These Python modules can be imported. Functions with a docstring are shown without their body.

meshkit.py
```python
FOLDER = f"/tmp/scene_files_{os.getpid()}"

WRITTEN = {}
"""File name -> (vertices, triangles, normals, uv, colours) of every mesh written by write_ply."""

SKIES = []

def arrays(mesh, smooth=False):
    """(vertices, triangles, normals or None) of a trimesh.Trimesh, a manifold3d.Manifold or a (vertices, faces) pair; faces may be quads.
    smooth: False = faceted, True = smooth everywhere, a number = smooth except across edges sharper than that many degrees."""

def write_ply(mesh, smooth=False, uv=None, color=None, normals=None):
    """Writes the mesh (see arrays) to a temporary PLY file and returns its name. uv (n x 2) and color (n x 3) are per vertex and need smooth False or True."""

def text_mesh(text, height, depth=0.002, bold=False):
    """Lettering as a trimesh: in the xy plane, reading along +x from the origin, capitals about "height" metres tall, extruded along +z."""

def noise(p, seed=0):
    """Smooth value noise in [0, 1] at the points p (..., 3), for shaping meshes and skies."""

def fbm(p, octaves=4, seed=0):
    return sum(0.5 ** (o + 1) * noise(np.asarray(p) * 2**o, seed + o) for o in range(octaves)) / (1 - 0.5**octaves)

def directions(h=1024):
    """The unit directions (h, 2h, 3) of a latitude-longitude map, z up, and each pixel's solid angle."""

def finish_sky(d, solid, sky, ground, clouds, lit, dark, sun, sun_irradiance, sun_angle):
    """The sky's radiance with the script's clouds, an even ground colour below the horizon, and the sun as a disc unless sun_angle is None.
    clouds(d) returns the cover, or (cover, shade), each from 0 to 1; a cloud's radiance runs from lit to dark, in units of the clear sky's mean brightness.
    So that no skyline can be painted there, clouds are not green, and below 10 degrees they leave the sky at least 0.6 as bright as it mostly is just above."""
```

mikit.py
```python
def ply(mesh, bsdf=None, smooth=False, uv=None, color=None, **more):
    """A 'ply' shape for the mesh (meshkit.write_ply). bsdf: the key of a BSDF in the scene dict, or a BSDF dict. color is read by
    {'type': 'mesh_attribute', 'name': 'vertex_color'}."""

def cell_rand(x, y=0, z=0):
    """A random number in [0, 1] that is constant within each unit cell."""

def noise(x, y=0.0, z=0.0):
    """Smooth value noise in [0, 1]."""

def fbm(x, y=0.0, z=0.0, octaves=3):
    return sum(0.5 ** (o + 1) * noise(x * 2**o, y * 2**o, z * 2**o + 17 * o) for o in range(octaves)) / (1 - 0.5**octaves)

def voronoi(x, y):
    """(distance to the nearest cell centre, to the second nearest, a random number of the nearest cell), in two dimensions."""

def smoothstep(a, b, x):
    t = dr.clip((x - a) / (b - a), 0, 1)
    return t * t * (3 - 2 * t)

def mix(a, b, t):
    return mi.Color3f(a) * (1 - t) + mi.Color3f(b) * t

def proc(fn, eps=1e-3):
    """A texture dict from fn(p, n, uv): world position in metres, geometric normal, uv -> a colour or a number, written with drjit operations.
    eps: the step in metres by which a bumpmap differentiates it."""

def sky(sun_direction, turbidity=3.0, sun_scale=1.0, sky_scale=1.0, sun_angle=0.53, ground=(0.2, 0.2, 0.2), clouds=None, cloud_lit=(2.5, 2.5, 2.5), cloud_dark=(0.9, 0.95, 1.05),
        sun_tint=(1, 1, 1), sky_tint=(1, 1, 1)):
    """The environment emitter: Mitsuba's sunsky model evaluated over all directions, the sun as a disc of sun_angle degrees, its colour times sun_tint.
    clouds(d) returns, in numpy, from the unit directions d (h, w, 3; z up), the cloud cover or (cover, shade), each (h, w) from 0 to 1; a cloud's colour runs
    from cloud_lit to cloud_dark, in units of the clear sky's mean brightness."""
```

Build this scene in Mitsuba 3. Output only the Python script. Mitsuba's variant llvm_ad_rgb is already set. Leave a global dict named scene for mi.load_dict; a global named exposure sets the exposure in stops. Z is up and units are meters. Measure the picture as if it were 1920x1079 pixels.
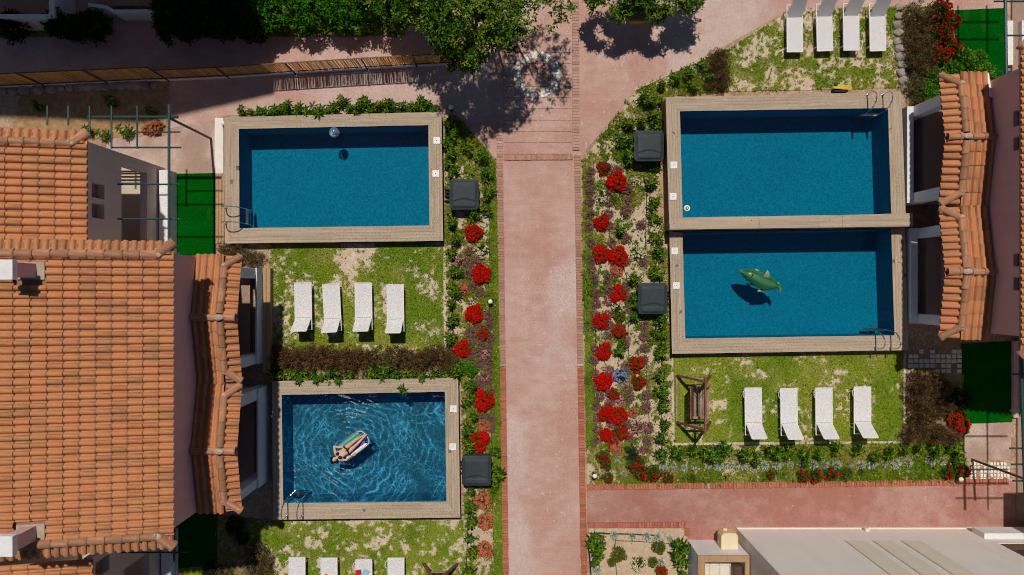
import math, random
import numpy as np, trimesh, mitsuba as mi, drjit as dr, mikit, meshkit
import manifold3d as m3
from shapely.geometry import Polygon, Point, box as sbox
from shapely import contains_xy
from mikit import proc, noise, fbm, voronoi, cell_rand, smoothstep, mix

T = mi.ScalarTransform4f
scene, labels = {}, {}
# ---------------------------------------------------------------- camera, light, exposure
H, F, CX, CY = 26.0, 1300.0, 960.0, 539.5          # drone 26 m up, looking straight down
scene['camera'] = {'type': 'perspective', 'fov': 2 * math.degrees(math.atan(960 / F)), 'fov_axis': 'x', 'near_clip': 0.1, 'far_clip': 400.0,
                   'to_world': T().look_at([0, 0, H], [0, 0, 0], [0, 1, 0])}
scene['sky'] = mikit.sky([-0.036, 0.438, 0.90], turbidity=3.0, sun_scale=1.0, sky_scale=0.43, sun_tint=(1.0, 1.10, 1.24), sun_angle=1.0)
exposure = 1.10

R = random.Random(7)
NR = np.random.default_rng(7)

def P(px, py, z=0.0):
    """photo pixel (1920 wide) at height z -> world point"""
    s = (H - z) / F
    return np.array([(px - CX) * s, (CY - py) * s, z])

def PQ(pts, z=0.0):
    return np.array([P(x, y, z) for x, y in pts])

# ---------------------------------------------------------------- names and entries
_count = {}
def numbered(name):
    n = _count.get(name, 0)
    _count[name] = n + 1
    return name if n == 0 else f'{name}_{n:03d}'

def lab(key, label=None, cat=None, group=None, kind=None):
    d = labels.setdefault(key, {})
    for k, v in (('label', label), ('category', cat), ('group', group), ('kind', kind)):
        if v: d[k] = v
    return key

def thing(name, label, cat, group=None, kind=None):
    return lab(numbered(name), label, cat, group, kind)

def obj(parent, name, mesh, mat=None, smooth=False, color=None, to_world=None, kind=None, label=None, uv=None):
    """one entry: a mesh or a ready ply dict; parent None -> top-level"""
    key = numbered(name if parent is None else f'{parent}__{name}')
    d = dict(mesh) if isinstance(mesh, dict) else mikit.ply(mesh, mat, smooth=smooth, color=color, uv=uv)
    if isinstance(mesh, dict) and mat: d['bsdf'] = {'type': 'ref', 'id': mat}
    if to_world is not None: d['to_world'] = to_world
    scene[key] = d
    if kind or label: lab(key, label, None, None, kind)
    return key

def top(name, mesh, mat, label, cat, kind=None, group=None, **kw):
    key = obj(None, name, mesh, mat, **kw)
    return lab(key, label, cat, group, kind)

ORD = ['first', 'second', 'third', 'fourth', 'fifth', 'sixth', 'seventh', 'eighth', 'ninth', 'tenth', 'eleventh', 'twelfth', 'thirteenth', 'fourteenth', 'fifteenth', 'sixteenth', 'seventeenth', 'eighteenth', 'nineteenth']
TENS = {2: 'twent', 3: 'thirt', 4: 'fort', 5: 'fift', 6: 'sixt', 7: 'sevent', 8: 'eight', 9: 'ninet'}
def ordinal(i):
    n = i + 1
    if n < 20: return ORD[n - 1]
    t, u = divmod(n, 10)
    return TENS[t] + ('ieth' if u == 0 else 'y-' + ORD[u - 1])

# ---------------------------------------------------------------- mesh helpers
def M(v, f): return trimesh.Trimesh(np.asarray(v, float), np.asarray(f, int), process=False)
def cat(ms): return trimesh.util.concatenate([m for m in ms if m is not None])

BOXF = np.array([[0, 1, 2], [0, 2, 3], [4, 6, 5], [4, 7, 6], [0, 5, 1], [0, 4, 5], [1, 6, 2], [1, 5, 6], [2, 7, 3], [2, 6, 7], [3, 4, 0], [3, 7, 4]])
def prism(quad_top, z0, z1):
    """4 xy corners (TL,TR,BR,BL, clockwise seen from above) between z0 and z1"""
    q = np.asarray(quad_top, float)[:, :2]
    v = np.vstack([np.c_[q, np.full(4, z0)], np.c_[q, np.full(4, z1)]])
    return fixn(M(v, BOXF))
def fixn(m):
    if m.volume < 0: m.invert()
    return m
def bx(x0, x1, y0, y1, z0, z1):
    return prism([(x0, y1), (x1, y1), (x1, y0), (x0, y0)], z0, z1)
def bev(x0, x1, y0, y1, z0, z1, b=0.02):
    """bevelled box by hull"""
    pts = []
    for sx in (0, 1):
        for sy in (0, 1):
            for sz in (0, 1):
                c = np.array([(x0, x1)[sx], (y0, y1)[sy], (z0, z1)[sz]], float)
                d = np.array([1 - 2 * sx, 1 - 2 * sy, 1 - 2 * sz]) * b
                for k in range(3):
                    e = d.copy(); e[k] = 0
                    pts.append(c + e)
    return trimesh.convex.convex_hull(np.array(pts))
def bar(a, b, w, h=None, up=(0, 0, 1)):
    """box beam from a to b, w wide, h deep"""
    a, b = np.asarray(a, float), np.asarray(b, float)
    h = w if h is None else h
    d = (b - a) / np.linalg.norm(b - a)
    s = np.cross(d, up)
    if np.linalg.norm(s) < 1e-6: s = np.cross(d, (1, 0, 0))
    s /= np.linalg.norm(s); u = np.cross(s, d)
    v = [p + i * s * w / 2 + j * u * h / 2 for p in (a, b) for i, j in ((-1, -1), (1, -1), (1, 1), (-1, 1))]
    return fixn(M(v, BOXF))
def tube(pts, r, n=8, cap=True):
    p = np.asarray(pts, float); k = len(p)
    r = np.broadcast_to(r, (k,))
    t = np.gradient(p, axis=0); t /= np.linalg.norm(t, axis=1, keepdims=True) + 1e-12
    v = []; ref = np.array([0, 0, 1.0]) if abs(t[0, 2]) < .9 else np.array([1.0, 0, 0])
    for i in range(k):
        a = np.cross(t[i], ref); a /= np.linalg.norm(a) + 1e-12
        b = np.cross(a, t[i]); ref = b
        ang = np.arange(n) * 2 * math.pi / n
        v.append(p[i] + r[i] * (np.cos(ang)[:, None] * a + np.sin(ang)[:, None] * b))
    v = np.vstack(v); f = []
    for i in range(k - 1):
        for j in range(n):
            a0, a1, b0, b1 = i * n + j, i * n + (j + 1) % n, (i + 1) * n + j, (i + 1) * n + (j + 1) % n
            f += [[a0, b0, a1], [a1, b0, b1]]
    if cap:
        v = np.vstack([v, p[:1], p[-1:]]); c0, c1 = len(v) - 2, len(v) - 1
        for j in range(n):
            f += [[c0, j, (j + 1) % n], [c1, (k - 1) * n + (j + 1) % n, (k - 1) * n + j]]
    return fixn(M(v, f))
def curve(pts, n=24):
    """Catmull-Rom through pts"""
    p = np.asarray(pts, float); p = np.vstack([2 * p[0] - p[1], p, 2 * p[-1] - p[-2]])
    out = []
    for i in range(1, len(p) - 2):
        for t in np.linspace(0, 1, n, endpoint=False):
            a, b, c, d = p[i - 1:i + 3]
            out.append(.5 * (2 * b + (c - a) * t + (2 * a - 5 * b + 4 * c - d) * t * t + (3 * b - a - 3 * c + d) * t ** 3))
    return np.array(out + [p[-2]])
def polysheet(poly, z):
    """flat sheet of a shapely polygon (world xy) at z"""
    ms = []
    for g in getattr(poly, 'geoms', [poly]):
        if g.area < 1e-6: continue
        v, f = trimesh.creation.triangulate_polygon(g, engine='earcut')
        n = np.cross(v[f[:, 1]] - v[f[:, 0]], v[f[:, 2]] - v[f[:, 0]])
        f = np.where((n < 0)[:, None], f[:, ::-1], f)
        ms.append(M(np.c_[v, np.full(len(v), z)], f))
    return cat(ms)
def extrude(poly, h):
    return cat([trimesh.creation.extrude_polygon(g, h, engine='earcut') for g in getattr(poly, 'geoms', [poly])])
def W(pts): return Polygon([tuple(P(x, y)[:2]) for x, y in pts])
def frame(o, x, y, z):
    m = np.eye(4); m[:3, 0], m[:3, 1], m[:3, 2], m[:3, 3] = x, y, z, o
    return T(m)
def unit(v):
    v = np.asarray(v, float); return v / np.linalg.norm(v)
def hexrgb(*c): return np.array([(x / 255 / 12.92 if x / 255 < .04045 else ((x / 255 + .055) / 1.055) ** 2.4) for x in c])

# leaves: many folded leaf blades as one mesh with colours
def leaves(base, d, length, width, col, fold=.25, droop=0.0):
    base, d = np.asarray(base, float), np.asarray(d, float)
    n = len(base); d = d / (np.linalg.norm(d, axis=1, keepdims=True) + 1e-9)
    length, width = np.broadcast_to(length, (n,))[:, None], np.broadcast_to(width, (n,))[:, None]
    s = np.cross(d, np.tile([0, 0, 1.0], (n, 1)) + NR.normal(0, .35, (n, 3)))
    s /= np.linalg.norm(s, axis=1, keepdims=True) + 1e-9
    u = np.cross(s, d)
    mid = base + d * length * .5
    tip = base + d * length - np.array([0, 0, 1.0]) * length * droop
    v = np.stack([base, mid + s * width * .5 + u * width * fold, tip, mid - s * width * .5 + u * width * fold], 1).reshape(-1, 3)
    f = (np.arange(n) * 4)[:, None, None] + np.array([[0, 1, 2], [0, 2, 3]])
    c = np.repeat(np.broadcast_to(col, (n, 3)), 4, 0)
    return v, f.reshape(-1, 3), c
def merge(parts):
    v, f, c, o = [], [], [], 0
    for a, b, d in parts:
        v.append(a); f.append(b + o); c.append(d); o += len(a)
    return np.vstack(v), np.vstack(f), np.vstack(c)
def rnd_dir(n, up=0.0):
    d = NR.normal(0, 1, (n, 3)); d /= np.linalg.norm(d, axis=1, keepdims=True)
    d[:, 2] = d[:, 2] + up
    return d / np.linalg.norm(d, axis=1, keepdims=True)
def jit(col, n, s=.18, t=.06):
    col = np.asarray(col, float)
    k = np.exp(NR.normal(0, s, (n, 1)))
    return np.clip(col * k * np.exp(NR.normal(0, t, (n, 3))), 0, .95)

# ---------------------------------------------------------------- materials
def rgb(c): return {'type': 'rgb', 'value': [float(x) for x in c]}
def mat(name, color, rough=.6, **kw):
    if rough >= .69 and set(kw) <= {'specular'}:
        scene[name] = {'type': 'twosided', 'b': {'type': 'diffuse', 'reflectance': color if isinstance(color, dict) else rgb(color)}}
        return name
    scene[name] = {'type': 'twosided', 'b': {'type': 'principled', 'base_color': color if isinstance(color, dict) else rgb(color), 'roughness': rough, 'specular': kw.pop('specular', .3), **kw}}
    return name
VC = {'type': 'mesh_attribute', 'name': 'vertex_color'}
scene['m_vc'] = {'type': 'twosided', 'b': {'type': 'diffuse', 'reflectance': VC}}
scene['m_vcgloss'] = {'type': 'twosided', 'b': {'type': 'principled', 'base_color': VC, 'roughness': .35, 'specular': .5}}
scene['m_leaf'] = {'type': 'principledthin', 'base_color': VC, 'roughness': .5, 'diff_trans': .5, 'spec_trans': 0.0}
scene['m_reed'] = {'type': 'principledthin', 'base_color': VC, 'roughness': .7, 'diff_trans': 1.1, 'spec_trans': 0.0}
scene['m_tile'] = {'type': 'twosided', 'b': {'type': 'principled', 'base_color': VC, 'roughness': .75, 'specular': .25}}

def f_soil(p, n, uv):
    a = fbm(p.x * 1.3, p.y * 1.3, 3.0, 4); b = fbm(p.x * 14, p.y * 14, 5.0, 3); s = noise(p.x * 45, p.y * 45)
    c = mix((.36, .235, .15), (.50, .37, .26), smoothstep(.3, .7, a * .6 + b * .4))
    return c * (0.72 + .5 * s * b + .1 * b)
mat('m_soil', proc(f_soil), .95, specular=.1)
def f_pave(p, n, uv):
    a = fbm(p.x * .8, p.y * .6, 1.0, 4); b = fbm(p.x * 2.1, p.y * 5.1, 9.0, 4); s = noise(p.x * 24, p.y * 24); w = noise(p.x * 60, p.y * 60, 4.0)
    st = fbm(p.x * 9, p.y * .7, 2.0, 3)
    c = mix((.465, .265, .225), (.565, .395, .345), smoothstep(.25, .80, a * .50 + b * .38 + st * .12))
    gx = dr.abs(p.y * 9.0 - dr.floor(p.y * 9.0) - .5)
    c = c * (.90 + .12 * s + .08 * w) * (1 - .06 * smoothstep(.42, .5, gx))
    c = mix(c, mi.Color3f(.60, .49, .46) * (.85 + .25 * s), .55 * smoothstep(.54, .70, fbm(p.x * .45 + 4, p.y * .38, 41.0, 4)))
    chip = smoothstep(.86, .93, noise(p.x * 9 + 3, p.y * 7, 3.0) * .75 + .3 * w) * smoothstep(.55, .7, noise(p.x * 1.1, p.y * .9, 8.0))
    return mix(c, (.66, .58, .53), chip * .8)
mat('m_pave', proc(f_pave), .85, specular=.15)
def f_redpave(p, n, uv):
    a = fbm(p.x * .7, p.y * .9, 21.0, 4); b = fbm(p.x * 3.4, p.y * 4.1, 2.0, 3); s = noise(p.x * 30, p.y * 30)
    c = mix((.375, .17, .135), (.46, .275, .24), smoothstep(.30, .80, a * .6 + b * .4))
    chip = smoothstep(.93, .97, noise(p.x * 6, p.y * 6, 3.0) * .8 + .25 * s)
    return mix(c * (.86 + .22 * s), (.6, .5, .45), chip * .7)
mat('m_redpave', proc(f_redpave), .85, specular=.15)
def f_slab(p, n, uv):
    a = fbm(p.x * 1.1, p.y * 1.1, 31.0, 4); s = noise(p.x * 30, p.y * 30)
    return mix((.40, .27, .225), (.55, .41, .36), smoothstep(.3, .7, a)) * (.88 + .2 * s)
mat('m_slab', proc(f_slab), .85, specular=.15)
def grain(px_along, px_across, z):
    a = noise(px_along * .9, px_across * 34, z); b = noise(px_along * 3.5, px_across * 90, z + 5)
    return a * .65 + b * .35
def f_deckx(p, n, uv): return mix((.40, .315, .235), (.465, .370, .280), smoothstep(.25, .75, grain(p.x, p.y, 2.0))) * (.92 + .14 * cell_rand(p.x * .9, p.y * 9.3, 1))
def f_decky(p, n, uv): return mix((.40, .315, .235), (.465, .370, .280), smoothstep(.25, .75, grain(p.y, p.x, 2.0))) * (.92 + .14 * cell_rand(p.x * 9.3, p.y * .9, 1))
mat('m_deckx', proc(f_deckx), .7); mat('m_decky', proc(f_decky), .7)
def f_wood(p, n, uv): return mix((.13, .052, .034), (.27, .13, .088), smoothstep(.2, .8, noise(p.x * 22, p.y * 3.2, p.z * 22) * .6 + .4 * noise(p.x * 60, p.y * 9, p.z * 60)))
mat('m_wood', proc(f_wood), .75)
def f_woodg(p, n, uv): return mix((.22, .14, .105), (.38, .27, .21), smoothstep(.2, .8, noise(p.x * 40, p.y * 2.6, p.z * 40) * .6 + .4 * noise(p.x * 80, p.y * 9, p.z * 80)))
mat('m_woodgrey', proc(f_woodg), .8)
def f_liner(p, n, uv):
    m = cell_rand(p.x * 22, p.y * 22, p.z * 22); a = fbm(p.x * .7, p.y * .7, p.z, 3)
    return mi.Color3f(.002, .150, .262) * (.78 + .42 * m) * (.9 + .2 * a)
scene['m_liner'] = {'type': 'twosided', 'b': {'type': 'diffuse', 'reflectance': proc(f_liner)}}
scene['m_liner_brightened'] = {'type': 'twosided', 'b': {'type': 'diffuse', 'reflectance': proc(lambda p, n, uv: f_liner(p, n, uv) * 2.0 + mi.Color3f(.045))}}  # same liner, colour brightened so the painted caustic lines glare
def plaster(c, k=.12, sc=1.0, seed=0.0):
    def f(p, n, uv):
        a = fbm(p.x * .9 * sc, p.y * .9 * sc, p.z * .9 * sc + seed, 4); s = noise(p.x * 26, p.y * 26, p.z * 26 + seed)
        st = noise((p.x + p.y) * 5, p.z * .5, seed)
        return mi.Color3f(*c) * (1 - k * 1.3 + k * (1.2 * a + .7 * s + .7 * st))
    return proc(f)
mat('m_pink', plaster((.64, .43, .42), .10), .9); mat('m_cream', plaster((.56, .49, .45), .10, 1, 4.0), .9)
mat('m_white', plaster((.74, .74, .75), .09, 1, 9.0), .85); mat('m_white_shaded', plaster((.56, .62, .68), .09, 1, 9.5), .85); mat('m_offwhite', plaster((.80, .75, .71), .07, .8, 14.0), .9)  # second white is dimmed and blued: porch shade put into the colour
mat('m_beige', plaster((.74, .67, .575), .08, 1, 2.0), .9); mat('m_mortar', plaster((.44, .345, .275), .35, 5, 5.0), .95)
mat('m_base', plaster((.20, .165, .14), .25, 2, 3.0), .9); mat('m_kerb', plaster((.56, .47, .36), .3, 5, 5.0), .95); mat('m_terra', plaster((.42, .23, .15), .25, 2, 8.0), .9)
mat('m_floor', plaster((.34, .24, .19), .15, 2, 6.0), .8); mat('m_floorlight', plaster((.55, .47, .39), .08, 2, 7.0), .7)
def f_turf(p, n, uv):
    s = noise(p.x * 40, p.y * 40); a = fbm(p.x * 1.1, p.y * 2.2, 3.0, 3)
    y = smoothstep(.80, .86, noise(p.x * 3, p.y * 3, 6.0))
    return mix(mi.Color3f(.001, .078, .004) * (.55 + .5 * s + .35 * a), (.06, .14, .01), y * .12)
scene['m_turf'] = {'type': 'twosided', 'b': {'type': 'diffuse', 'reflectance': proc(f_turf)}}
mat('m_tan', proc(lambda p, n, uv: mix((.36, .22, .12), (.50, .33, .20), grain(p.y, p.x, 4.0))), .8)
mat('m_chrome', (.75, .76, .78), .16, metallic=1.0); mat('m_green', (.028, .072, .075), .45, metallic=.3)
mat('m_dark', (.02, .018, .017), .6); mat('m_black', (.008, .008, .009), .4); mat('m_brownmetal', (.10, .055, .04), .5)
mat('m_sling', (.675, .66, .68), .7)
mat('m_whitemetal', (.72, .71, .71), .35); mat('m_lid', (.78, .77, .77), .4)
def f_case(p, n, uv): return mi.Color3f(.034, .046, .054) * (.8 + .35 * fbm(p.x * 3, p.y * 5, p.z, 3)) + mi.Color3f(.015) * smoothstep(.5, .75, fbm(p.x * 2, p.y * 2, 7.0, 3)) * noise(p.x * 50, p.y * 50)
mat('m_case', proc(f_case), .6, specular=.2)
mat('m_hose', (.018, .02, .02), .5); mat('m_grayhose', (.30, .40, .38), .45)
mat('m_yellow', plaster((.66, .50, .25), .08, 2, 3.0), .55); mat('m_cream2', plaster((.74, .64, .44), .06, 2, 3.5), .5)
mat('m_ochre', proc(lambda p, n, uv: mix((.50, .33, .03), (.70, .52, .08), noise(p.x * 9, p.y * 9, p.z * 9))), .35)
mat('m_pane', (.03, .035, .045), .12, specular=.6); mat('m_panebrown', plaster((.30, .17, .14), .15, 2, 1.0), .6)
mat('m_hip', (.30, .17, .11), .8)
mat('m_skin', proc(lambda p, n, uv: mi.Color3f(.66, .42, .32) * (.94 + .1 * noise(p.x * 30, p.y * 30, p.z * 30))), .5, sheen=.2)
mat('m_hair', (.010, .007, .006), .4); mat('m_bikini', (.012, .009, .012), .6)
mat('m_redcloth', (.45, .03, .025), .9); mat('m_bluecloth', (.30, .50, .62), .9); mat('m_vinylgreen', (.07, .30, .06), .25, clearcoat=.8)
mat('m_vinylpurple', (.28, .05, .42), .25, clearcoat=.8); mat('m_vinylblue', (.02, .16, .26), .2, clearcoat=.9); mat('m_vinylwhite', (.72, .78, .80), .2, clearcoat=.9); mat('m_vinylteal', (.10, .42, .50), .2, clearcoat=.9); mat('m_vinylpink', (.6, .10, .28), .25, clearcoat=.8)
mat('m_rock', proc(lambda p, n, uv: mix((.17, .14, .12), (.46, .41, .37), fbm(p.x * 5, p.y * 5, p.z * 5, 4))), .9)
mat('m_ringbrick', proc(lambda p, n, uv: mi.Color3f(.76, .73, .67) * (.75 + .4 * noise(p.x * 12, p.y * 12, 2.0))), .85)
# still water: one sheet; caustic lines around the swimmer are painted into the surface transmittance
scene['m_water'] = {'type': 'thindielectric', 'int_ior': 1.33}
FLOAT = P(655, 838, .35)
def f_caustic_lines(p, n, uv):  # imitates light focused by ripples, as a bright line pattern in the transmittance
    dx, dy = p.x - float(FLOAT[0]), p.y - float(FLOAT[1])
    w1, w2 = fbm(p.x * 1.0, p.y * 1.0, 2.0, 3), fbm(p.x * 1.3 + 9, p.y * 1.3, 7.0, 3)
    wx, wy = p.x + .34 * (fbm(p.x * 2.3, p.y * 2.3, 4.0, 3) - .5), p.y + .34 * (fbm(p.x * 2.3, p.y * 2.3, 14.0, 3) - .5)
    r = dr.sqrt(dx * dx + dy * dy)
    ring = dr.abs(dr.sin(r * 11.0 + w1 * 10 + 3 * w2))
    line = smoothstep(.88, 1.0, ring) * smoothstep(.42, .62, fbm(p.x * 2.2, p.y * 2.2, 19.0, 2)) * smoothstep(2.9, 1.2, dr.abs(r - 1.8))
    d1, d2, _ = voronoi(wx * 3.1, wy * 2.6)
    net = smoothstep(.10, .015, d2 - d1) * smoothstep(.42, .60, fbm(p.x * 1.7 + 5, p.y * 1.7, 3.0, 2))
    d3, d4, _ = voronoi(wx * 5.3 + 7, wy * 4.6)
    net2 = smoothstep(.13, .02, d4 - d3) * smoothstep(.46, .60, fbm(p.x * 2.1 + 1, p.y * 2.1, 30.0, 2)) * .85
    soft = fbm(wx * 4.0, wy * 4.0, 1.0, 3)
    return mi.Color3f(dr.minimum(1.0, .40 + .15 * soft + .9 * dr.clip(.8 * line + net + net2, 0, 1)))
def f_wave(p, n, uv):
    dx, dy = p.x - float(FLOAT[0]), p.y - float(FLOAT[1])
    r = dr.sqrt(dx * dx + dy * dy)
    w1, w2 = fbm(p.x * 1.0, p.y * 1.0, 2.0, 3), fbm(p.x * 1.3 + 9, p.y * 1.3, 7.0, 3)
    return .009 * dr.sin(r * 30.0 + w1 * 22 + 6 * w2) * smoothstep(.38, .65, fbm(p.x * 1.6, p.y * 1.6, 19.0, 2)) + .042 * fbm(p.x * 4.0, p.y * 4.8, 5.0, 3)
scene['m_ripple_caustic'] = {'type': 'blendbsdf', 'weight': .010, 'a': {'type': 'thindielectric', 'int_ior': 1.33, 'specular_transmittance': proc(f_caustic_lines)},
                     'b': {'type': 'twosided', 'b': {'type': 'bumpmap', 't': proc(f_wave, .01), 'b': {'type': 'roughconductor', 'alpha': .09, 'specular_reflectance': rgb((.9, .95, 1.0))}}}}
scene['m_clear'] = {'type': 'blendbsdf', 'weight': .14, 'a': {'type': 'thindielectric', 'int_ior': 1.5, 'specular_transmittance': rgb((.82, .9, .92))}, 'b': {'type': 'twosided', 'b': {'type': 'principled', 'base_color': rgb((.7, .78, .8)), 'roughness': .15, 'specular': .6}}}

# ================================================================ THE SETTING
POOLS = [  # deck outer corners, water corners (TL TR BR BL, photo px at deck height), deck height, floor height, water material
    dict(o=[(420, 220), (828, 210), (831, 452), (422, 457)], i=[(448, 242), (803, 235), (805, 423), (449, 428)], z=.45, f=-.70, w='m_water', nb=5,
         label='upper left swimming pool with clear beach ball floating in it'),
    dict(o=[(510, 715), (859, 709), (863, 971), (512, 975)], i=[(528, 741), (834, 735), (837, 941), (531, 944)], z=.45, f=-.70, w='m_ripple_caustic', nb=5,
         label='rippled swimming pool where the person lies on an air mattress'),
    dict(o=[(1248, 183), (1690, 172), (1699, 424), (1255, 431)], i=[(1275, 209), (1665, 203), (1671, 402), (1280, 408)], z=.95, f=-.25, w='m_water', nb=5,
         label='raised upper right swimming pool with still empty water'),
    dict(o=[(1255, 405), (1697, 399), (1703, 657), (1260, 664)], i=[(1280, 425), (1671, 420), (1677, 629), (1285, 635)], z=.45, f=-.70, w='m_water', nb=5,
         label='lower right swimming pool with green inflatable dolphin floating in it'),
]
for p in POOLS:
    p['O'], p['I'] = PQ(p['o'], p['z']), PQ(p['i'], p['z'])
POOLS[3]['O'][0][1] = POOLS[3]['O'][1][1] = POOLS[2]['O'][2][1] - .02   # butts against the raised pool
POOLS[3]['O'][0][1] += (POOLS[2]['O'][3][1] - POOLS[2]['O'][2][1])
POOLS[3]['I'][0][1] = POOLS[3]['O'][0][1] - .06; POOLS[3]['I'][1][1] = POOLS[3]['O'][1][1] - .06
holes = []
for p in POOLS:
    holes.append(Polygon((p['O'][:, :2] + p['I'][:, :2]) / 2))
allholes = holes[0].union(holes[1]).union(holes[2]).union(holes[3])
top('ground', polysheet(sbox(-60, -45, 60, 45).difference(allholes), 0.0), 'm_soil', 'bare sandy brown soil under the whole garden', 'soil', 'structure')

PLAZA = [(-160, -170), (2080, -170), (2080, 40), (1897, 30), (1790, 20), (1690, 12), (1482, 18), (1330, 103), (1192, 168), (1091, 292), (931, 300), (868, 228), (838, 203), (790, 215), (430, 216),
         (405, 222), (405, 332), (318, 332), (200, 330), (200, 258), (318, 256), (318, 152), (160, 160), (-160, 182)]
plaza = W(PLAZA).difference(allholes)
top('plaza', polysheet(plaza, .008), 'm_pave', 'weathered pink paved square where the walkways meet', 'paved square', 'structure')
top('main_path', polysheet(W([(943, 298), (1078, 296), (1089, 1200), (955, 1200)]), .010), 'm_pave', 'long straight pink path between two brick edgings', 'path', 'structure')
top('side_path', polysheet(W([(1101, 914), (2060, 900), (2060, 1010), (1100, 1012)]).union(W([(1286, 990), (1420, 990), (1420, 1100), (1286, 1100)])), .010), 'm_redpave', 'reddish side path below the garden by the white building', 'path', 'structure')
for q, l in (([(1808, 795), (1895, 793), (1895, 862), (1806, 864)], 'pink terrace slab under the right-hand pipe frame'),):
    top('terrace_slab', polysheet(W(q), .014), 'm_slab', l, 'terrace', 'structure')
top('terrace_slab', polysheet(W([(205, 262), (405, 225), (405, 325), (320, 326), (200, 330)]), .014), 'm_slab', 'pale pink terrace beside the upper left pool', 'terrace', 'structure')
# stamped tile field of the square, tile by tile, with joints
pts = []
for r in range(10):
    for c in range(6):
        x0, x1 = 945 + c * 21.3, 945 + (c + 1) * 21.3 - 1.7
        y0, y1 = 291 - (r + 1) * 21.2, 291 - r * 21.2 - 1.7
        q = PQ([(x0, y0), (x1, y0), (x1, y1), (x0, y1)])
        obj('plaza', 'paving_tile', prism(q, .009, .032 + R.uniform(-.004, .004)), 'm_pave')
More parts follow.
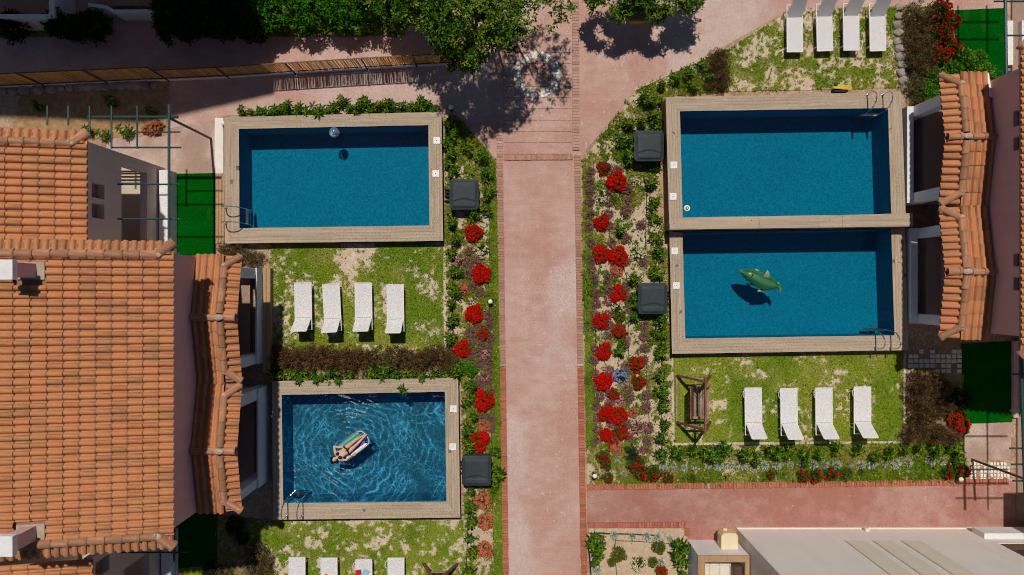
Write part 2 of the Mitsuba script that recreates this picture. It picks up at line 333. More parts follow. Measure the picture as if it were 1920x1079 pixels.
# brick edgings: each brick modelled, thousands, one mesh per edging
def bricks(p0, p1, wid, pitch, z, seed, base=(.36, .155, .115), h=.05):
    rr = np.random.default_rng(seed); a, b = P(*p0), P(*p1)
    L = np.linalg.norm(b - a); n = int(L / pitch); d = (b - a) / L; s = np.array([-d[1], d[0], 0])
    v, f, c = [], [], []
    for i in range(n):
        q0 = a + d * (i * pitch + .006) + s * rr.normal(0, .006); q1 = a + d * ((i + 1) * pitch - .006)
        zz = z + h + rr.normal(0, .005)
        qd = [q0 + s * wid / 2, q1 + s * wid / 2, q1 - s * wid / 2, q0 - s * wid / 2]
        m = prism([x[:2] for x in qd], z - .01, zz)
        v.append(m.vertices); f.append(m.faces + 8 * i)
        pale = rr.random() < .006
        k = (np.array([.50, .40, .34]) if pale else np.array(base)) * rr.uniform(.82, 1.14)
        c.append(np.tile(k * np.exp(rr.normal(0, .03, 3)), (8, 1)))
    return np.vstack(v), np.vstack(f), np.vstack(c)
def edging(parent, segs, base, seed):
    v, f, c = merge([bricks(*s, .012, seed + i, base) for i, s in enumerate(segs)])
    obj(parent, 'brick_edging', (v, f), 'm_vc', color=c, kind='stuff')
PALEB, REDB = (.43, .235, .185), (.44, .155, .095)
edging('main_path', [((937.5, 302), (943, 690), .22, .10), ((1082, 292), (1088, 690), .22, .10), ((944, 296), (1076, 295), .20, .10)], PALEB, 1)
edging('main_path', [((943, 690), (949, 1110), .22, .10), ((1088, 690), (1096, 1110), .22, .10)], REDB, 11)
edging('plaza', [((1079, 2), (1080, 286), .26, .11), ((936, 235), (937, 296), .22, .10)], (.46, .28, .235), 21)
edging('side_path', [((1100, 913), (1893, 903), .22, .10), ((1102, 984.5), (1290, 983.5), .20, .10), ((1288, 990), (1288, 1008), .2, .1)], REDB, 31)
# flat ring of pale bricks in the square
key = thing('brick_ring', 'round ring of pale bricks set into the shaded square', 'brick ring')
c0 = P(1007, 141)
for k in range(40):
    a0, a1 = k * 2 * math.pi / 40 + .012, (k + 1) * 2 * math.pi / 40 - .012
    q = [c0[:2] + r_ * np.array([math.cos(a), math.sin(a)]) for r_, a in ((.88, a1), (.88, a0), (.61, a0), (.61, a1))]
    obj(key, 'brick', prism(q, 0, .05 + R.uniform(-.004, .004)), 'm_ringbrick')

# ---- turf and beds: fine sheets whose colour follows where grass grows, plus real blades
def fb(x, y, s, seed, o=4): return meshkit.fbm(np.stack([np.asarray(x) * s, np.asarray(y) * s, np.full(np.shape(x), seed * 3.7)], -1), o, seed)
def sst(a, b, x): t = np.clip((x - a) / (b - a), 0, 1); return t * t * (3 - 2 * t)
GREEN_A, GREEN_B, DRY, SOIL_A, SOIL_B = np.array([.155, .24, .016]), np.array([.25, .30, .032]), np.array([.42, .36, .12]), np.array([.52, .40, .30]), np.array([.64, .53, .45])
BLADES = []
def turf(name, label, cat_, poly_px, thr, seed, z=.012, dens=900, step=.045, dry=.3, soil=(SOIL_A, SOIL_B), hblade=.05, scale=1.0, green=(GREEN_A, GREEN_B)):
    """lawn or bed; thr: noise level under which the grass is worn to soil (0 full lawn, 1 bare)"""
    poly = W(poly_px).difference(allholes)
    x0, y0, x1, y1 = poly.bounds
    xs, ys = np.arange(x0, x1 + step, step), np.arange(y0, y1 + step, step)
    X, Y = np.meshgrid(xs, ys)
    def cover(x, y):
        n = fb(x, y, .75 * scale, seed, 3) * .38 + fb(x, y, 2.6 * scale, seed + 5, 4) * .34 + fb(x, y, 9, seed + 9, 2) * .28
        return sst(thr - .05, thr + .05, n)
    cv = cover(X, Y)
    g = sst(.35, .7, fb(X, Y, .8, seed + 20)); so = fb(X, Y, 5, seed + 30); d = sst(.5, .75, fb(X, Y, 1.9, seed + 40, 4)) * dry
    hi = fb(X, Y, 13, seed + 50, 2)
    col = green[0] * (1 - g[..., None]) + green[1] * g[..., None]
    col = col * (1 - d[..., None]) + DRY * d[..., None]
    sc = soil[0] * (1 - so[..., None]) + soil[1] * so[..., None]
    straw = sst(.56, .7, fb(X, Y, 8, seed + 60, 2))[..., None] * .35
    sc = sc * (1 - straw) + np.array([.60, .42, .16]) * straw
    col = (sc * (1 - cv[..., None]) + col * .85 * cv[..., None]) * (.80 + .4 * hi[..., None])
    Z = z + .012 * fb(X, Y, 3, seed + 70) + .02 * cv
    ny, nx = X.shape
    idx = np.arange(ny * nx).reshape(ny, nx)
    cxm, cym = (X[:-1, :-1] + step / 2), (Y[:-1, :-1] + step / 2)
    ins = contains_xy(poly, cxm, cym)
    a, b, c, e = idx[:-1, :-1][ins], idx[:-1, 1:][ins], idx[1:, 1:][ins], idx[1:, :-1][ins]
    f = np.vstack([np.c_[a, b, c], np.c_[a, c, e]])
    V = np.stack([X, Y, Z], -1).reshape(-1, 3); C = col.reshape(-1, 3)
    used, inv = np.unique(f, return_inverse=True)
    key = top(name, (V[used], inv.reshape(-1, 3)), 'm_vc', label, cat_, 'structure', color=C[used])
    n = int(poly.area * dens)
    px, py = NR.uniform(x0, x1, n * 2), NR.uniform(y0, y1, n * 2)
    k = contains_xy(poly, px, py) & (NR.random(n * 2) < np.clip(cover(px, py), .03, 1))
    px, py = px[k][:n], py[k][:n]; n = len(px)
    g = sst(.35, .7, fb(px, py, .8, seed + 20))[:, None]; dd = (sst(.45, .75, fb(px, py, 1.9, seed + 40, 4)) * dry * 1.3)[:, None]
    col = green[0] * (1 - g) + green[1] * g
    col = col * (1 - dd) + DRY * dd
    strawb = (NR.random((n, 1)) < .05); col = np.where(strawb, np.array([.55, .42, .16]), col)
    d3 = np.c_[NR.normal(0, .8, n), NR.normal(0, .8, n), np.full(n, .55)]
    base = np.c_[px, py, np.full(n, z + .02)]
    L = hblade * np.exp(NR.normal(0, .3, n))
    BLADES.append((key, leaves(base, d3, L, L * .5, jit(col, n, .22, .06), .1)))
    return key
turf('lawn', 'patchy lawn with four loungers between the two left-hand pools', 'lawn', [(505, 458), (832, 455), (834, 690), (508, 695)], .455, 3, scale=1.7)
turf('lawn', 'worn lawn below the rippled pool at the lower edge', 'lawn', [(468, 1000), (470, 978), (868, 974), (872, 1110), (470, 1110)], .45, 5, scale=1.7)
turf('lawn', 'green lawn with the swing and four loungers below the right-hand pools', 'lawn', [(1262, 668), (1694, 662), (1693, 828), (1264, 830)], .405, 7, scale=1.7)
turf('lawn', 'scorched patchy lawn with four loungers above the raised pool', 'lawn', [(1368, 92), (1484, 18), (1686, 14), (1688, 165), (1366, 172)], .485, 9, dry=.7, scale=3.0, soil=(np.array([.50, .38, .26]), np.array([.63, .52, .42])))
SB = (np.array([.43, .325, .23]), np.array([.58, .47, .37]))
turf('planting_bed', 'long planting bed between the left-hand pools and the main path', 'planting bed', [(835, 212), (868, 230), (929, 300), (938, 1110), (872, 1110), (866, 720), (838, 690), (834, 455)], .46, 11, soil=SB, dens=600, dry=.55, hblade=.085, green=(GREEN_A * .75, GREEN_B * .8))
turf('planting_bed', 'wide flower bed between the main path and the right-hand pools', 'planting bed', [(1093, 300), (1192, 170), (1246, 178), (1258, 660), (1262, 832), (1258, 906), (1102, 909), (1092, 560)], .49, 13, soil=SB, dens=600, dry=.6, hblade=.085, scale=1.5, green=(GREEN_A * .75, GREEN_B * .8))
turf('planting_bed', 'grassy bed above the raised pool beside the walkway', 'planting bed', [(1194, 167), (1330, 104), (1368, 92), (1366, 172), (1240, 181)], .41, 15, soil=SB, dens=800, dry=.4, hblade=.08, green=(GREEN_A * .75, GREEN_B * .8))
turf('planting_bed', 'low planting bed below the lawn with the swing', 'planting bed', [(1258, 836), (1800, 830), (1806, 903), (1258, 907)], .41, 17, soil=SB, dens=800, dry=.4, hblade=.08, green=(GREEN_A * .75, GREEN_B * .8))
turf('planting_bed', 'small sandy planting bed in front of the white building', 'planting bed', [(1104, 991), (1286, 990), (1296, 1110), (1107, 1110)], .64, 19, soil=(np.array([.47, .33, .23]), np.array([.60, .45, .34])), dens=200)
turf('planting_bed', 'shaded strip bed below the reed fence', 'planting bed', [(40, 168), (310, 156), (312, 254), (160, 262), (20, 262)], .66, 23, soil=(np.array([.30, .17, .09]), np.array([.40, .26, .15])), dens=120)
turf('grass_strip', 'narrow green grass strip along the left edge of the main path', 'grass strip', [(917, 310), (930, 303), (939, 690), (944, 1110), (928, 1110), (920, 700)], .27, 25, z=.022, dens=1200, dry=.12, green=(GREEN_A * .9, GREEN_A * 1.1))
turf('grass_strip', 'narrow green grass strip along the right edge of the main path', 'grass strip', [(1094, 320), (1108, 320), (1114, 700), (1118, 836), (1098, 840)], .27, 27, z=.022, dens=1200, dry=.12, green=(GREEN_A * .9, GREEN_A * 1.1))
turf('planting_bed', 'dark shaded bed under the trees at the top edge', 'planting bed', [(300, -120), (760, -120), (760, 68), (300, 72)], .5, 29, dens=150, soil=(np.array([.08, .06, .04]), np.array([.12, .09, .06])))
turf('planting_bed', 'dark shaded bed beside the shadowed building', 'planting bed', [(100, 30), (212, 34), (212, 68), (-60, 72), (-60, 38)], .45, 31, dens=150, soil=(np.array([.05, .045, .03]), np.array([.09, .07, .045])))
turf('planting_bed', 'bed of shrubs between rocks and the upper right terrace', 'planting bed', [(1692, 8), (1790, 22), (1792, 190), (1700, 205)], .55, 33, soil=(np.array([.30, .22, .15]), np.array([.4, .3, .2])), dens=200)
turf('planting_bed', 'bed of brown shrubs beside the lower right terrace', 'planting bed', [(1698, 690), (1805, 690), (1808, 835), (1698, 832)], .6, 35, soil=(np.array([.25, .18, .12]), np.array([.35, .26, .18])), dens=150)
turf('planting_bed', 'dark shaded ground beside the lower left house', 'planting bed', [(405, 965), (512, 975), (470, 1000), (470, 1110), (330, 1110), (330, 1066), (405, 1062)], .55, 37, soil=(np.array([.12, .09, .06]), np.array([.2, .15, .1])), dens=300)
v, f, c = merge([b for _, b in BLADES])
top('grass', (v, f), 'm_leaf', 'short grass blades growing on the lawns and beds', 'grass', 'stuff', color=c)
print('grass tris', len(f))
# artificial turf mats and board strips
for q, l in (([(322, 327), (403, 325), (404, 478), (322, 480)], 'bright artificial turf mat beside the upper left pool'), ([(1790, 20), (1884, 16), (1890, 150), (1790, 150)], 'artificial turf mat beside the upper right shrubs'),
             ([(1802, 645), (1896, 640), (1897, 791), (1806, 795)], 'shaded artificial turf mat beside the lower right house'), ([(328, 960), (408, 960), (408, 1058), (332, 1066)], 'dark shaded artificial turf mat at the lower left')):
    top('turf_mat', prism(PQ(q), .004, .035), 'm_turf', l, 'artificial turf')
def boards(name, label, x0, x1, y0, y1, n, m_, z=.03, along='y', cat_='boardwalk'):
    k = thing(name, label, cat_)
    for i in range(n):
        if along == 'y': q = [(x0 + (x1 - x0) * i / n + .3, y0), (x0 + (x1 - x0) * (i + 1) / n - .3, y0), (x0 + (x1 - x0) * (i + 1) / n - .3, y1), (x0 + (x1 - x0) * i / n + .3, y1)]
        else: q = [(x0, y0 + (y1 - y0) * i / n + .3), (x1, y0 + (y1 - y0) * i / n + .3), (x1, y0 + (y1 - y0) * (i + 1) / n - .3), (x0, y0 + (y1 - y0) * (i + 1) / n - .3)]
        obj(k, 'board', prism(PQ(q, z), 0, z + R.uniform(-.003, .003)), m_)
boards('board_strip', 'tan boards between the bright turf mat and the upper left pool', 403.5, 421, 326, 457, 3, 'm_tan', .05)
boards('board_strip', 'brown boards beside the upper left house porch', 492, 507, 503, 700, 2, 'm_tan', .35)
boards('board_strip', 'earthy plank edging along the raised pool', 1237, 1244, 300, 660, 1, 'm_tan', .04)
top('terrace_kerb', prism(PQ([(404, 222), (420, 222), (420, 326), (404, 326)]), 0, .06), 'm_offwhite', 'white strip beside the upper left pool', 'kerb', 'structure')
# lawn kerbs
for a, b, w_, l in (((833.5, 458), (835, 690), .13, 'pale kerb along the lawn between the left-hand pools'), ((1260, 670), (1263, 836), .12, 'pale kerb at the left of the swing lawn'), ((1263, 833), (1694, 829), .13, 'pale kerb below the swing lawn'),
                    ((1695.5, 664), (1695, 826), .12, 'pale kerb at the right of the swing lawn'), ((1190, 169.5), (1332, 104.5), .08, 'thin pale kerb along the diagonal walkway')):
    top('lawn_kerb', bar(P(*a, .02), P(*b, .02), w_ * .7, .05), 'm_kerb', l, 'kerb', 'structure')
# paver patches
for (x0, y0, x1, y1, nx, ny, l) in ((1702, 655, 1803, 700, 10, 5, 'shaded stepping pavers beside the lower right pool'), (1818, 866, 1893, 902, 12, 5, 'pale paver patch with grass joints under the pipe frame'),):
    k = thing('paver_patch', l, 'pavers')
    for i in range(nx):
        for j in range(ny):
            if R.random() < .18: continue
            dx, dy = (x1 - x0) / nx, (y1 - y0) / ny
            q = PQ([(x0 + i * dx + 1, y0 + j * dy + 1), (x0 + (i + 1) * dx - 1, y0 + j * dy + 1), (x0 + (i + 1) * dx - 1, y0 + (j + 1) * dy - 1), (x0 + i * dx + 1, y0 + (j + 1) * dy - 1)])
            obj(k, 'paver', prism(q + NR.normal(0, .008, (4, 3)), 0, .03 + R.uniform(-.006, .006)), 'm_offwhite')

# ================================================================ POOLS
for pi, p in enumerate(POOLS):
    k = thing('swimming_pool', p['label'], 'swimming pool')
    O, I, z = p['O'], p['I'], p['z']
    n, m = p['nb'], 3
    for s in range(4):
        a, b, c, d = O[s], O[(s + 1) % 4], I[(s + 1) % 4], I[s]
        if np.linalg.norm(np.cross(b - a, d - a)) / np.linalg.norm(b - a) < .1: continue
        nb = n
        for i in range(nb):
            t0, t1 = i / nb, (i + 1) / nb
            e0, e1, e2, e3 = a + (d - a) * t0, b + (c - b) * t0, b + (c - b) * t1, a + (d - a) * t1
            nrm = unit(d - a) * .003
            cuts = [0] + sorted(R.uniform(.2, .8) for _ in range(2)) + [1]
            for u0, u1 in zip(cuts, cuts[1:]):
                if u1 - u0 < .05: continue
                g = .0018 / np.linalg.norm(b - a)
                q = [e0 + (e1 - e0) * (u0 + g) + nrm, e0 + (e1 - e0) * (u1 - g) + nrm, e3 + (e2 - e3) * (u1 - g) - nrm, e3 + (e2 - e3) * (u0 + g) - nrm]
                obj(k, 'deck_board', prism(np.array(q), z - .03, z + R.uniform(-.002, .002)), 'm_deckx' if s % 2 == 0 else 'm_decky')
    # body: outer wall ring under the deck, liner inside
    cen = O.mean(0)
    Oo = O + np.array([unit(cen - x) * .03 * np.array([1, 1, 0]) for x in O])
    ring = Polygon(Oo[:, :2]).difference(Polygon(I[:, :2]).buffer(.02, join_style=2))
    body = extrude(ring, z - .034 + .3); body.apply_translation([0, 0, -.3])
    obj(k, 'body_wall', body, 'm_terra' if pi == 2 else 'm_base')
    v, f = [], []
    J = I.copy()
    for s in range(4):
        a, b = J[s], J[(s + 1) % 4]
        o = len(v)
        v += [(*a[:2], z - .032), (*b[:2], z - .032), (*b[:2], p['f']), (*a[:2], p['f'])]
        f += [[o, o + 2, o + 1], [o, o + 3, o + 2]]
    obj(k, 'liner_wall', (np.array(v), np.array(f)), 'm_liner' if pi != 1 else 'm_liner_brightened')
    obj(k, 'liner_floor', polysheet(Polygon(J[:, :2]).buffer(.02, join_style=2), p['f'] - .002), 'm_liner' if pi != 1 else 'm_liner_brightened')
    obj(k, 'water', polysheet(Polygon(J[:, :2]).buffer(.004, join_style=2), z - .11), p['w'])
    # skimmer lids
    for (sx, sy) in ([(819, 264), (817, 326)], [(850, 767), (849, 838)], [(1263, 310), (1262, 369)], [(1265, 471), (1268, 536)])[pi]:
        q = P(sx, sy, z)
        kk = obj(k, 'skimmer_lid', bev(q[0] - .125, q[0] + .125, q[1] - .125, q[1] + .125, z + .001, z + .022, .006), 'm_lid')
        obj(kk, 'finger_hole', tube([(q[0], q[1], z + .0215), (q[0], q[1], z + .0245)], .016, 10), 'm_dark')
# the beam that parts the raised pool from the lower one
k = thing('pool_beam', 'timber look beam between the two right-hand pools', 'beam')
q = PQ([(1254, 413), (1712, 400), (1712, 425), (1256, 431)], .97)
for i in range(2):
    a = [q[0] + (q[3] - q[0]) * (i / 2), q[1] + (q[2] - q[1]) * (i / 2), q[1] + (q[2] - q[1]) * ((i + 1) / 2 - .01), q[0] + (q[3] - q[0]) * ((i + 1) / 2 - .01)]
    for u0, u1 in ((0, .37), (.37, .71), (.71, 1)):
        b = [a[0] + (a[1] - a[0]) * u0, a[0] + (a[1] - a[0]) * (u1 - .001), a[3] + (a[2] - a[3]) * (u1 - .001), a[3] + (a[2] - a[3]) * u0]
        obj(k, 'deck_board', prism(np.array(b), .955, .985), 'm_deckx')
obj(k, 'beam_face', prism(q + np.array([[.02, -.01, 0], [-.02, -.01, 0], [-.02, .012, 0], [.02, .012, 0]]), .40, .953), 'm_decky')
for sx, sy in ((1264, 419), (1409, 414), (1556, 413), (1707, 410)):
    c = P(sx, sy, .99); obj(k, 'screw_cap', tube([c - [0, 0, .006], c], .018, 8), 'm_dark')

# pool ladders
def ladder(label, px, py, z, ang):
    """two rails hooking over the edge; local +y runs from the deck foot over the water"""
    k = thing('pool_ladder', label, 'pool ladder')
    c = P(px, py, z); ca, sa = math.cos(ang), math.sin(ang)
    tw = lambda q: np.array([c[0] + q[0] * ca - q[1] * sa, c[1] + q[0] * sa + q[1] * ca, z + q[2]])
    for s in (-.28, .28):
        pts = curve([tw((s, 0, 0)), tw((s, .02, .45)), tw((s, .16, .66)), tw((s, .42, .60)), tw((s, .60, .30)), tw((s, .64, -.2)), tw((s, .64, -.95))], 6)
        kk = obj(k, 'rail', tube(pts, .021, 8), 'm_chrome', smooth=40)
        obj(k, 'foot_flange', tube([tw((s, 0, 0)), tw((s, 0, .03))], .05, 10), 'm_chrome')
    for h in (-.35, -.6, -.85):
        a, b = tw((-.28, .64, h)), tw((.28, .64, h))
        obj(k, 'step', bar(a, b, .09, .03), 'm_chrome')
ladder('pool ladder at the left end of the upper left pool', 424, 405, .45, -math.pi / 2)
ladder('pool ladder at the lower left corner of the rippled pool', 553, 967, .45, 0)
ladder('pool ladder at the far right corner of the raised pool', 1640, 178, .95, math.pi)
ladder('pool ladder at the lower right corner of the dolphin pool', 1655, 653, .45, 0)

# ================================================================ BUILDINGS
# clay tiles: an S profile (cover and channel) laid course over course; a few variants in tone and weathering
def tile_mesh(Wd, L, seed):
    rr = np.random.default_rng(seed)
    prof = [(-.5, .0)]
    for t in np.linspace(math.pi, 0, 7): prof.append((-.13 + .34 * math.cos(t), (.02 + .36 * math.sin(t))))
    prof += [(.29, -.03), (.40, -.05), (.5, .0)]
    prof = np.array(prof) * Wd; n = len(prof)
    ys, zs = [0, L * .5, L * 1.07, L * 1.07], [.0, .016, .034, .010]
    v = np.vstack([np.c_[prof[:, 0], np.full(n, y), prof[:, 1] + z] for y, z in zip(ys, zs)])
    f = []
    for i in range(3):
        for j in range(n - 1):
            a, b, c, d = i * n + j, i * n + j + 1, (i + 1) * n + j + 1, (i + 1) * n + j
            f += [[a, b, c], [a, c, d]]
    base = np.array([.475, .195, .090]) * rr.uniform(.88, 1.10) * np.exp(rr.normal(0, .03, 3))
    if rr.random() < .15: base = base * .7 + np.array([.54, .29, .14]) * .3
    c = np.tile(base, (len(v), 1)) * rr.uniform(.92, 1.06, (len(v), 1))
    edge = np.repeat([1.0, 1.0, .93, .8], n)[:, None]
    lichen = (rr.random((len(v), 1)) < (.30 if rr.random() < .3 else .03)) * rr.uniform(.2, .55, (len(v), 1))
    c = c * edge * (1 - lichen) + np.array([.13, .10, .075]) * lichen
    return mikit.ply(M(v, f), 'm_tile', smooth=True, color=c)
TCACHE = {}
def tile_variant(Wd, L):
    k = (round(Wd, 4), round(L, 4))
    if k not in TCACHE: TCACHE[k] = [tile_mesh(Wd, L, 100 + i) for i in range(9)]
    return R.choice(TCACHE[k])
TCOUNT = {}
def tile_field(thing_key, part_key, o, u, v, ncol, nrow, Wd, L, skip=None, flip=False, inview=None):
    """o: top corner; u down-slope unit; v across unit; ncol across, nrow down the slope. First 300 tiles of a thing are single parts, later ones join one stuff part."""
    u, v = unit(u), unit(v); n = np.cross(v, u)
    if n[2] < 0: v = -v; n = -n; o = np.asarray(o) - v * ncol * Wd
    extra = []
    order = [(i, j) for j in range(nrow) for i in range(ncol)]
    order.reverse()
    for i, j in order:
        c = np.asarray(o) + v * (i + .5) * Wd + u * j * L + n * R.uniform(0, .006)
        if skip and skip(c + u * L * .5): continue
        tl = R.uniform(-.012, .012)
        vv = v * math.cos(tl) + u * math.sin(tl); uu = np.cross(n, vv)
        if np.dot(uu, u) < 0: uu = -uu
        m = frame(c, vv, uu, n); t = tile_variant(Wd, L)
        if TCOUNT.get(thing_key, 0) < 300:
            TCOUNT[thing_key] = TCOUNT.get(thing_key, 0) + 1
            obj(part_key, 'tile', t, to_world=m)
        else: extra.append((t, np.array(m.matrix, float)))
    return extra
def flush_tiles(part_key, extra):
    if not extra: return
    vs, fs, cs, o = [], [], [], 0
    for t, m in extra:
        v, f, n, uv, c = meshkit.WRITTEN[t['filename']]
        vs.append(v @ m[:3, :3].T + m[:3, 3]); fs.append(f + o); cs.append(c); o += len(v)
    scene_key = f'{part_key}__further_tile'
    obj(part_key, 'further_tile', mikit.ply((np.vstack(vs), np.vstack(fs)), 'm_tile', smooth=True, color=np.vstack(cs)), kind='stuff')
def half_tube(L, r0, r1, seed, n=8):
    rr = np.random.default_rng(seed)
    v, f, c = [], [], []
    st = [(0, r0, 0), (L * .88, r1 * .97, 0), (L * .88, r1 * 1.10, 0), (L, r1 * 1.10, 0), (L, r1 * .9, 0)]
    for y, r, _ in st:
        for t in np.linspace(-.35, math.pi + .35, n + 1): v.append((r * math.cos(t), y, r * math.sin(t)))
    for i in range(len(st) - 1):
        for j in range(n):
            a, b, c2, d = i * (n + 1) + j, i * (n + 1) + j + 1, (i + 1) * (n + 1) + j + 1, (i + 1) * (n + 1) + j
            f += [[a, d, b], [b, d, c2]]
    base = np.array([.41, .205, .118]) * rr.uniform(.8, 1.2); v = np.array(v)
    c = base * rr.uniform(.75, 1.1, (len(v), 1)); li = (rr.random((len(v), 1)) < .3) * rr.uniform(.2, .5, (len(v), 1))
    c = c * (1 - li) + np.array([.17, .12, .085]) * li
    return mikit.ply(M(v, f), 'm_tile', smooth=True, color=c)
HT = {}
def ridge(part, a, b, r=.125, L=.44, mortar=()):
    """a run of ridge tiles from a to b"""
    a, b = np.asarray(a, float), np.asarray(b, float)
    d = b - a; n = max(1, int(round(np.linalg.norm(d) / L))); l = np.linalg.norm(d) / n; u = d / np.linalg.norm(d)
    x = unit(np.cross(u, [0, 0, 1])); z = np.cross(x, u)
    kk = (round(l, 3), r)
    if kk not in HT: HT[kk] = [half_tube(l * 1.03, r * .92, r, 50 + i) for i in range(5)]
    for i in range(n):
        q = a + u * l * i
        obj(part, 'ridge_tile', R.choice(HT[kk]), to_world=frame(q + [R.uniform(-.008, .008), R.uniform(-.008, .008), 0], x, u, z))
def blob(part, c, r, name='mortar', m_='m_mortar'):
    s = trimesh.creation.icosphere(2, 1.0); v = np.array(s.vertices)
    v = v * (1 + .25 * (meshkit.noise(v * 2.2 + np.asarray(c) * 5)[:, None] - .5)) * r
    obj(part, name, M(v + c, s.faces), m_, smooth=True)

SL = .22
def slopez(z0, dist): return z0 + SL * dist

def main_roof(th, side, xe, ze, y0, y1, depth, Wd, L, skirtN=True, skirtS=True, chim=(), inset=.36, x_in=None):
    """single pitch rising away from the garden; side -1: garden to the east, +1: garden to the west. y1 north edge."""
    part = obj(th, 'roof', cat([bar((xe + side * .05, (y0 + y1) / 2, ze - .11), (xe + side * depth, (y0 + y1) / 2, ze - .11 + SL * depth), y1 - y0 - .1, .12)]), 'm_hip')
    u = unit(np.array([-side, 0, -SL])); v = np.array([0, 1.0, 0])
    yb0, yb1 = y0 + (inset if skirtS else 0), y1 - (inset if skirtN else 0)
    nrow = int(depth / (L / math.hypot(1, SL) * 1.0))
    ncol = int(round((yb1 - yb0) / Wd)); Wd2 = (yb1 - yb0) / ncol
    topo = np.array([xe, yb0, ze]) - u * L * nrow
    def skip(c):
        return any(abs(c[0] - a) < e and abs(c[1] - b) < g for a, b, e, g in chim)
    ex = tile_field(th, part, topo, u, v, ncol, nrow, Wd2, L, skip)
    hw = depth
    for flag, yb, sgn in ((skirtN, yb1, 1), (skirtS, yb0, -1)):
        if not flag: continue
        # skirt: channels run north or south, following the pitch
        a = np.array([xe, yb, ze - .012]); across = unit(np.array([side, 0, SL])); dn = unit(np.array([0, sgn, -.30]))
        nc = int(hw / (Wd * 1.04))
        ex += tile_field(th, part, a, dn, across, nc, 1, Wd * 1.04, inset * 1.03)
        s0 = a + across * .40 + [0, 0, .05]
        ridge(part, a + across * hw + [0, 0, .05], s0, r=.13)
        ridge(part, s0, a + np.array([-side * -.02, sgn * inset, -.05]), r=.150, L=.6)
        blob(part, s0 + [0, 0, .06], np.array([.15, .10, .075]))
    flush_tiles(part, ex)
    return part

def chimney(th, x0, x1, y0, y1, zb, zt, cap=.07):
    part = obj(th, 'chimney', bx(x0, x1, y0, y1, zb, zt - .2), 'm_pink')
    obj(part, 'cap', bev(x0 - cap, x1 + cap, y0 - cap, y1 + cap, zt - .2, zt, .01), 'm_white')
    obj(part, 'flashing', bar(((x0 + x1) / 2 - .32, (y0 + y1) / 2, zb + .25), ((x0 + x1) / 2 + .36, (y0 + y1) / 2, zb + .10), y1 - y0 + .10, .10), 'm_mortar')
    return part

def wall_with_holes(y0, y1, z0, z1, x, th, rects):
    """vertical slab in the plane x..x+th (y,z outline with rectangular holes)"""
    g = sbox(y0, z0, y1, z1)
    for r in rects: g = g.difference(sbox(*r))
    m = extrude(g, abs(th))
    v = np.array(m.vertices); v2 = np.c_[(v[:, 2] if th > 0 else -v[:, 2]) + x, v[:, 0], v[:, 1]]
    return fixn(M(v2, m.faces))

# ---- left terrace: main house
villa = thing('house', 'two storey house with large clay tile roof and two white capped chimneys', 'house')
CH1 = (-13.42, -13.08, .27, .66); CH2 = (-13.42, -13.08, -6.95, -6.55)
main_roof(villa, -1, -9.68, 6.18, -7.42, 1.29, 4.9, .2155, .405, chim=[(-13.2, .46, .40, .30), (-13.2, -6.75, .40, .30)])
chimney(villa, *CH1, 6.75, 7.95); chimney(villa, *CH2, 6.75, 7.95)
obj(villa, 'wall', bx(-14.8, -10.12, -7.2, 1.0, 0, 6.08), 'm_pink')
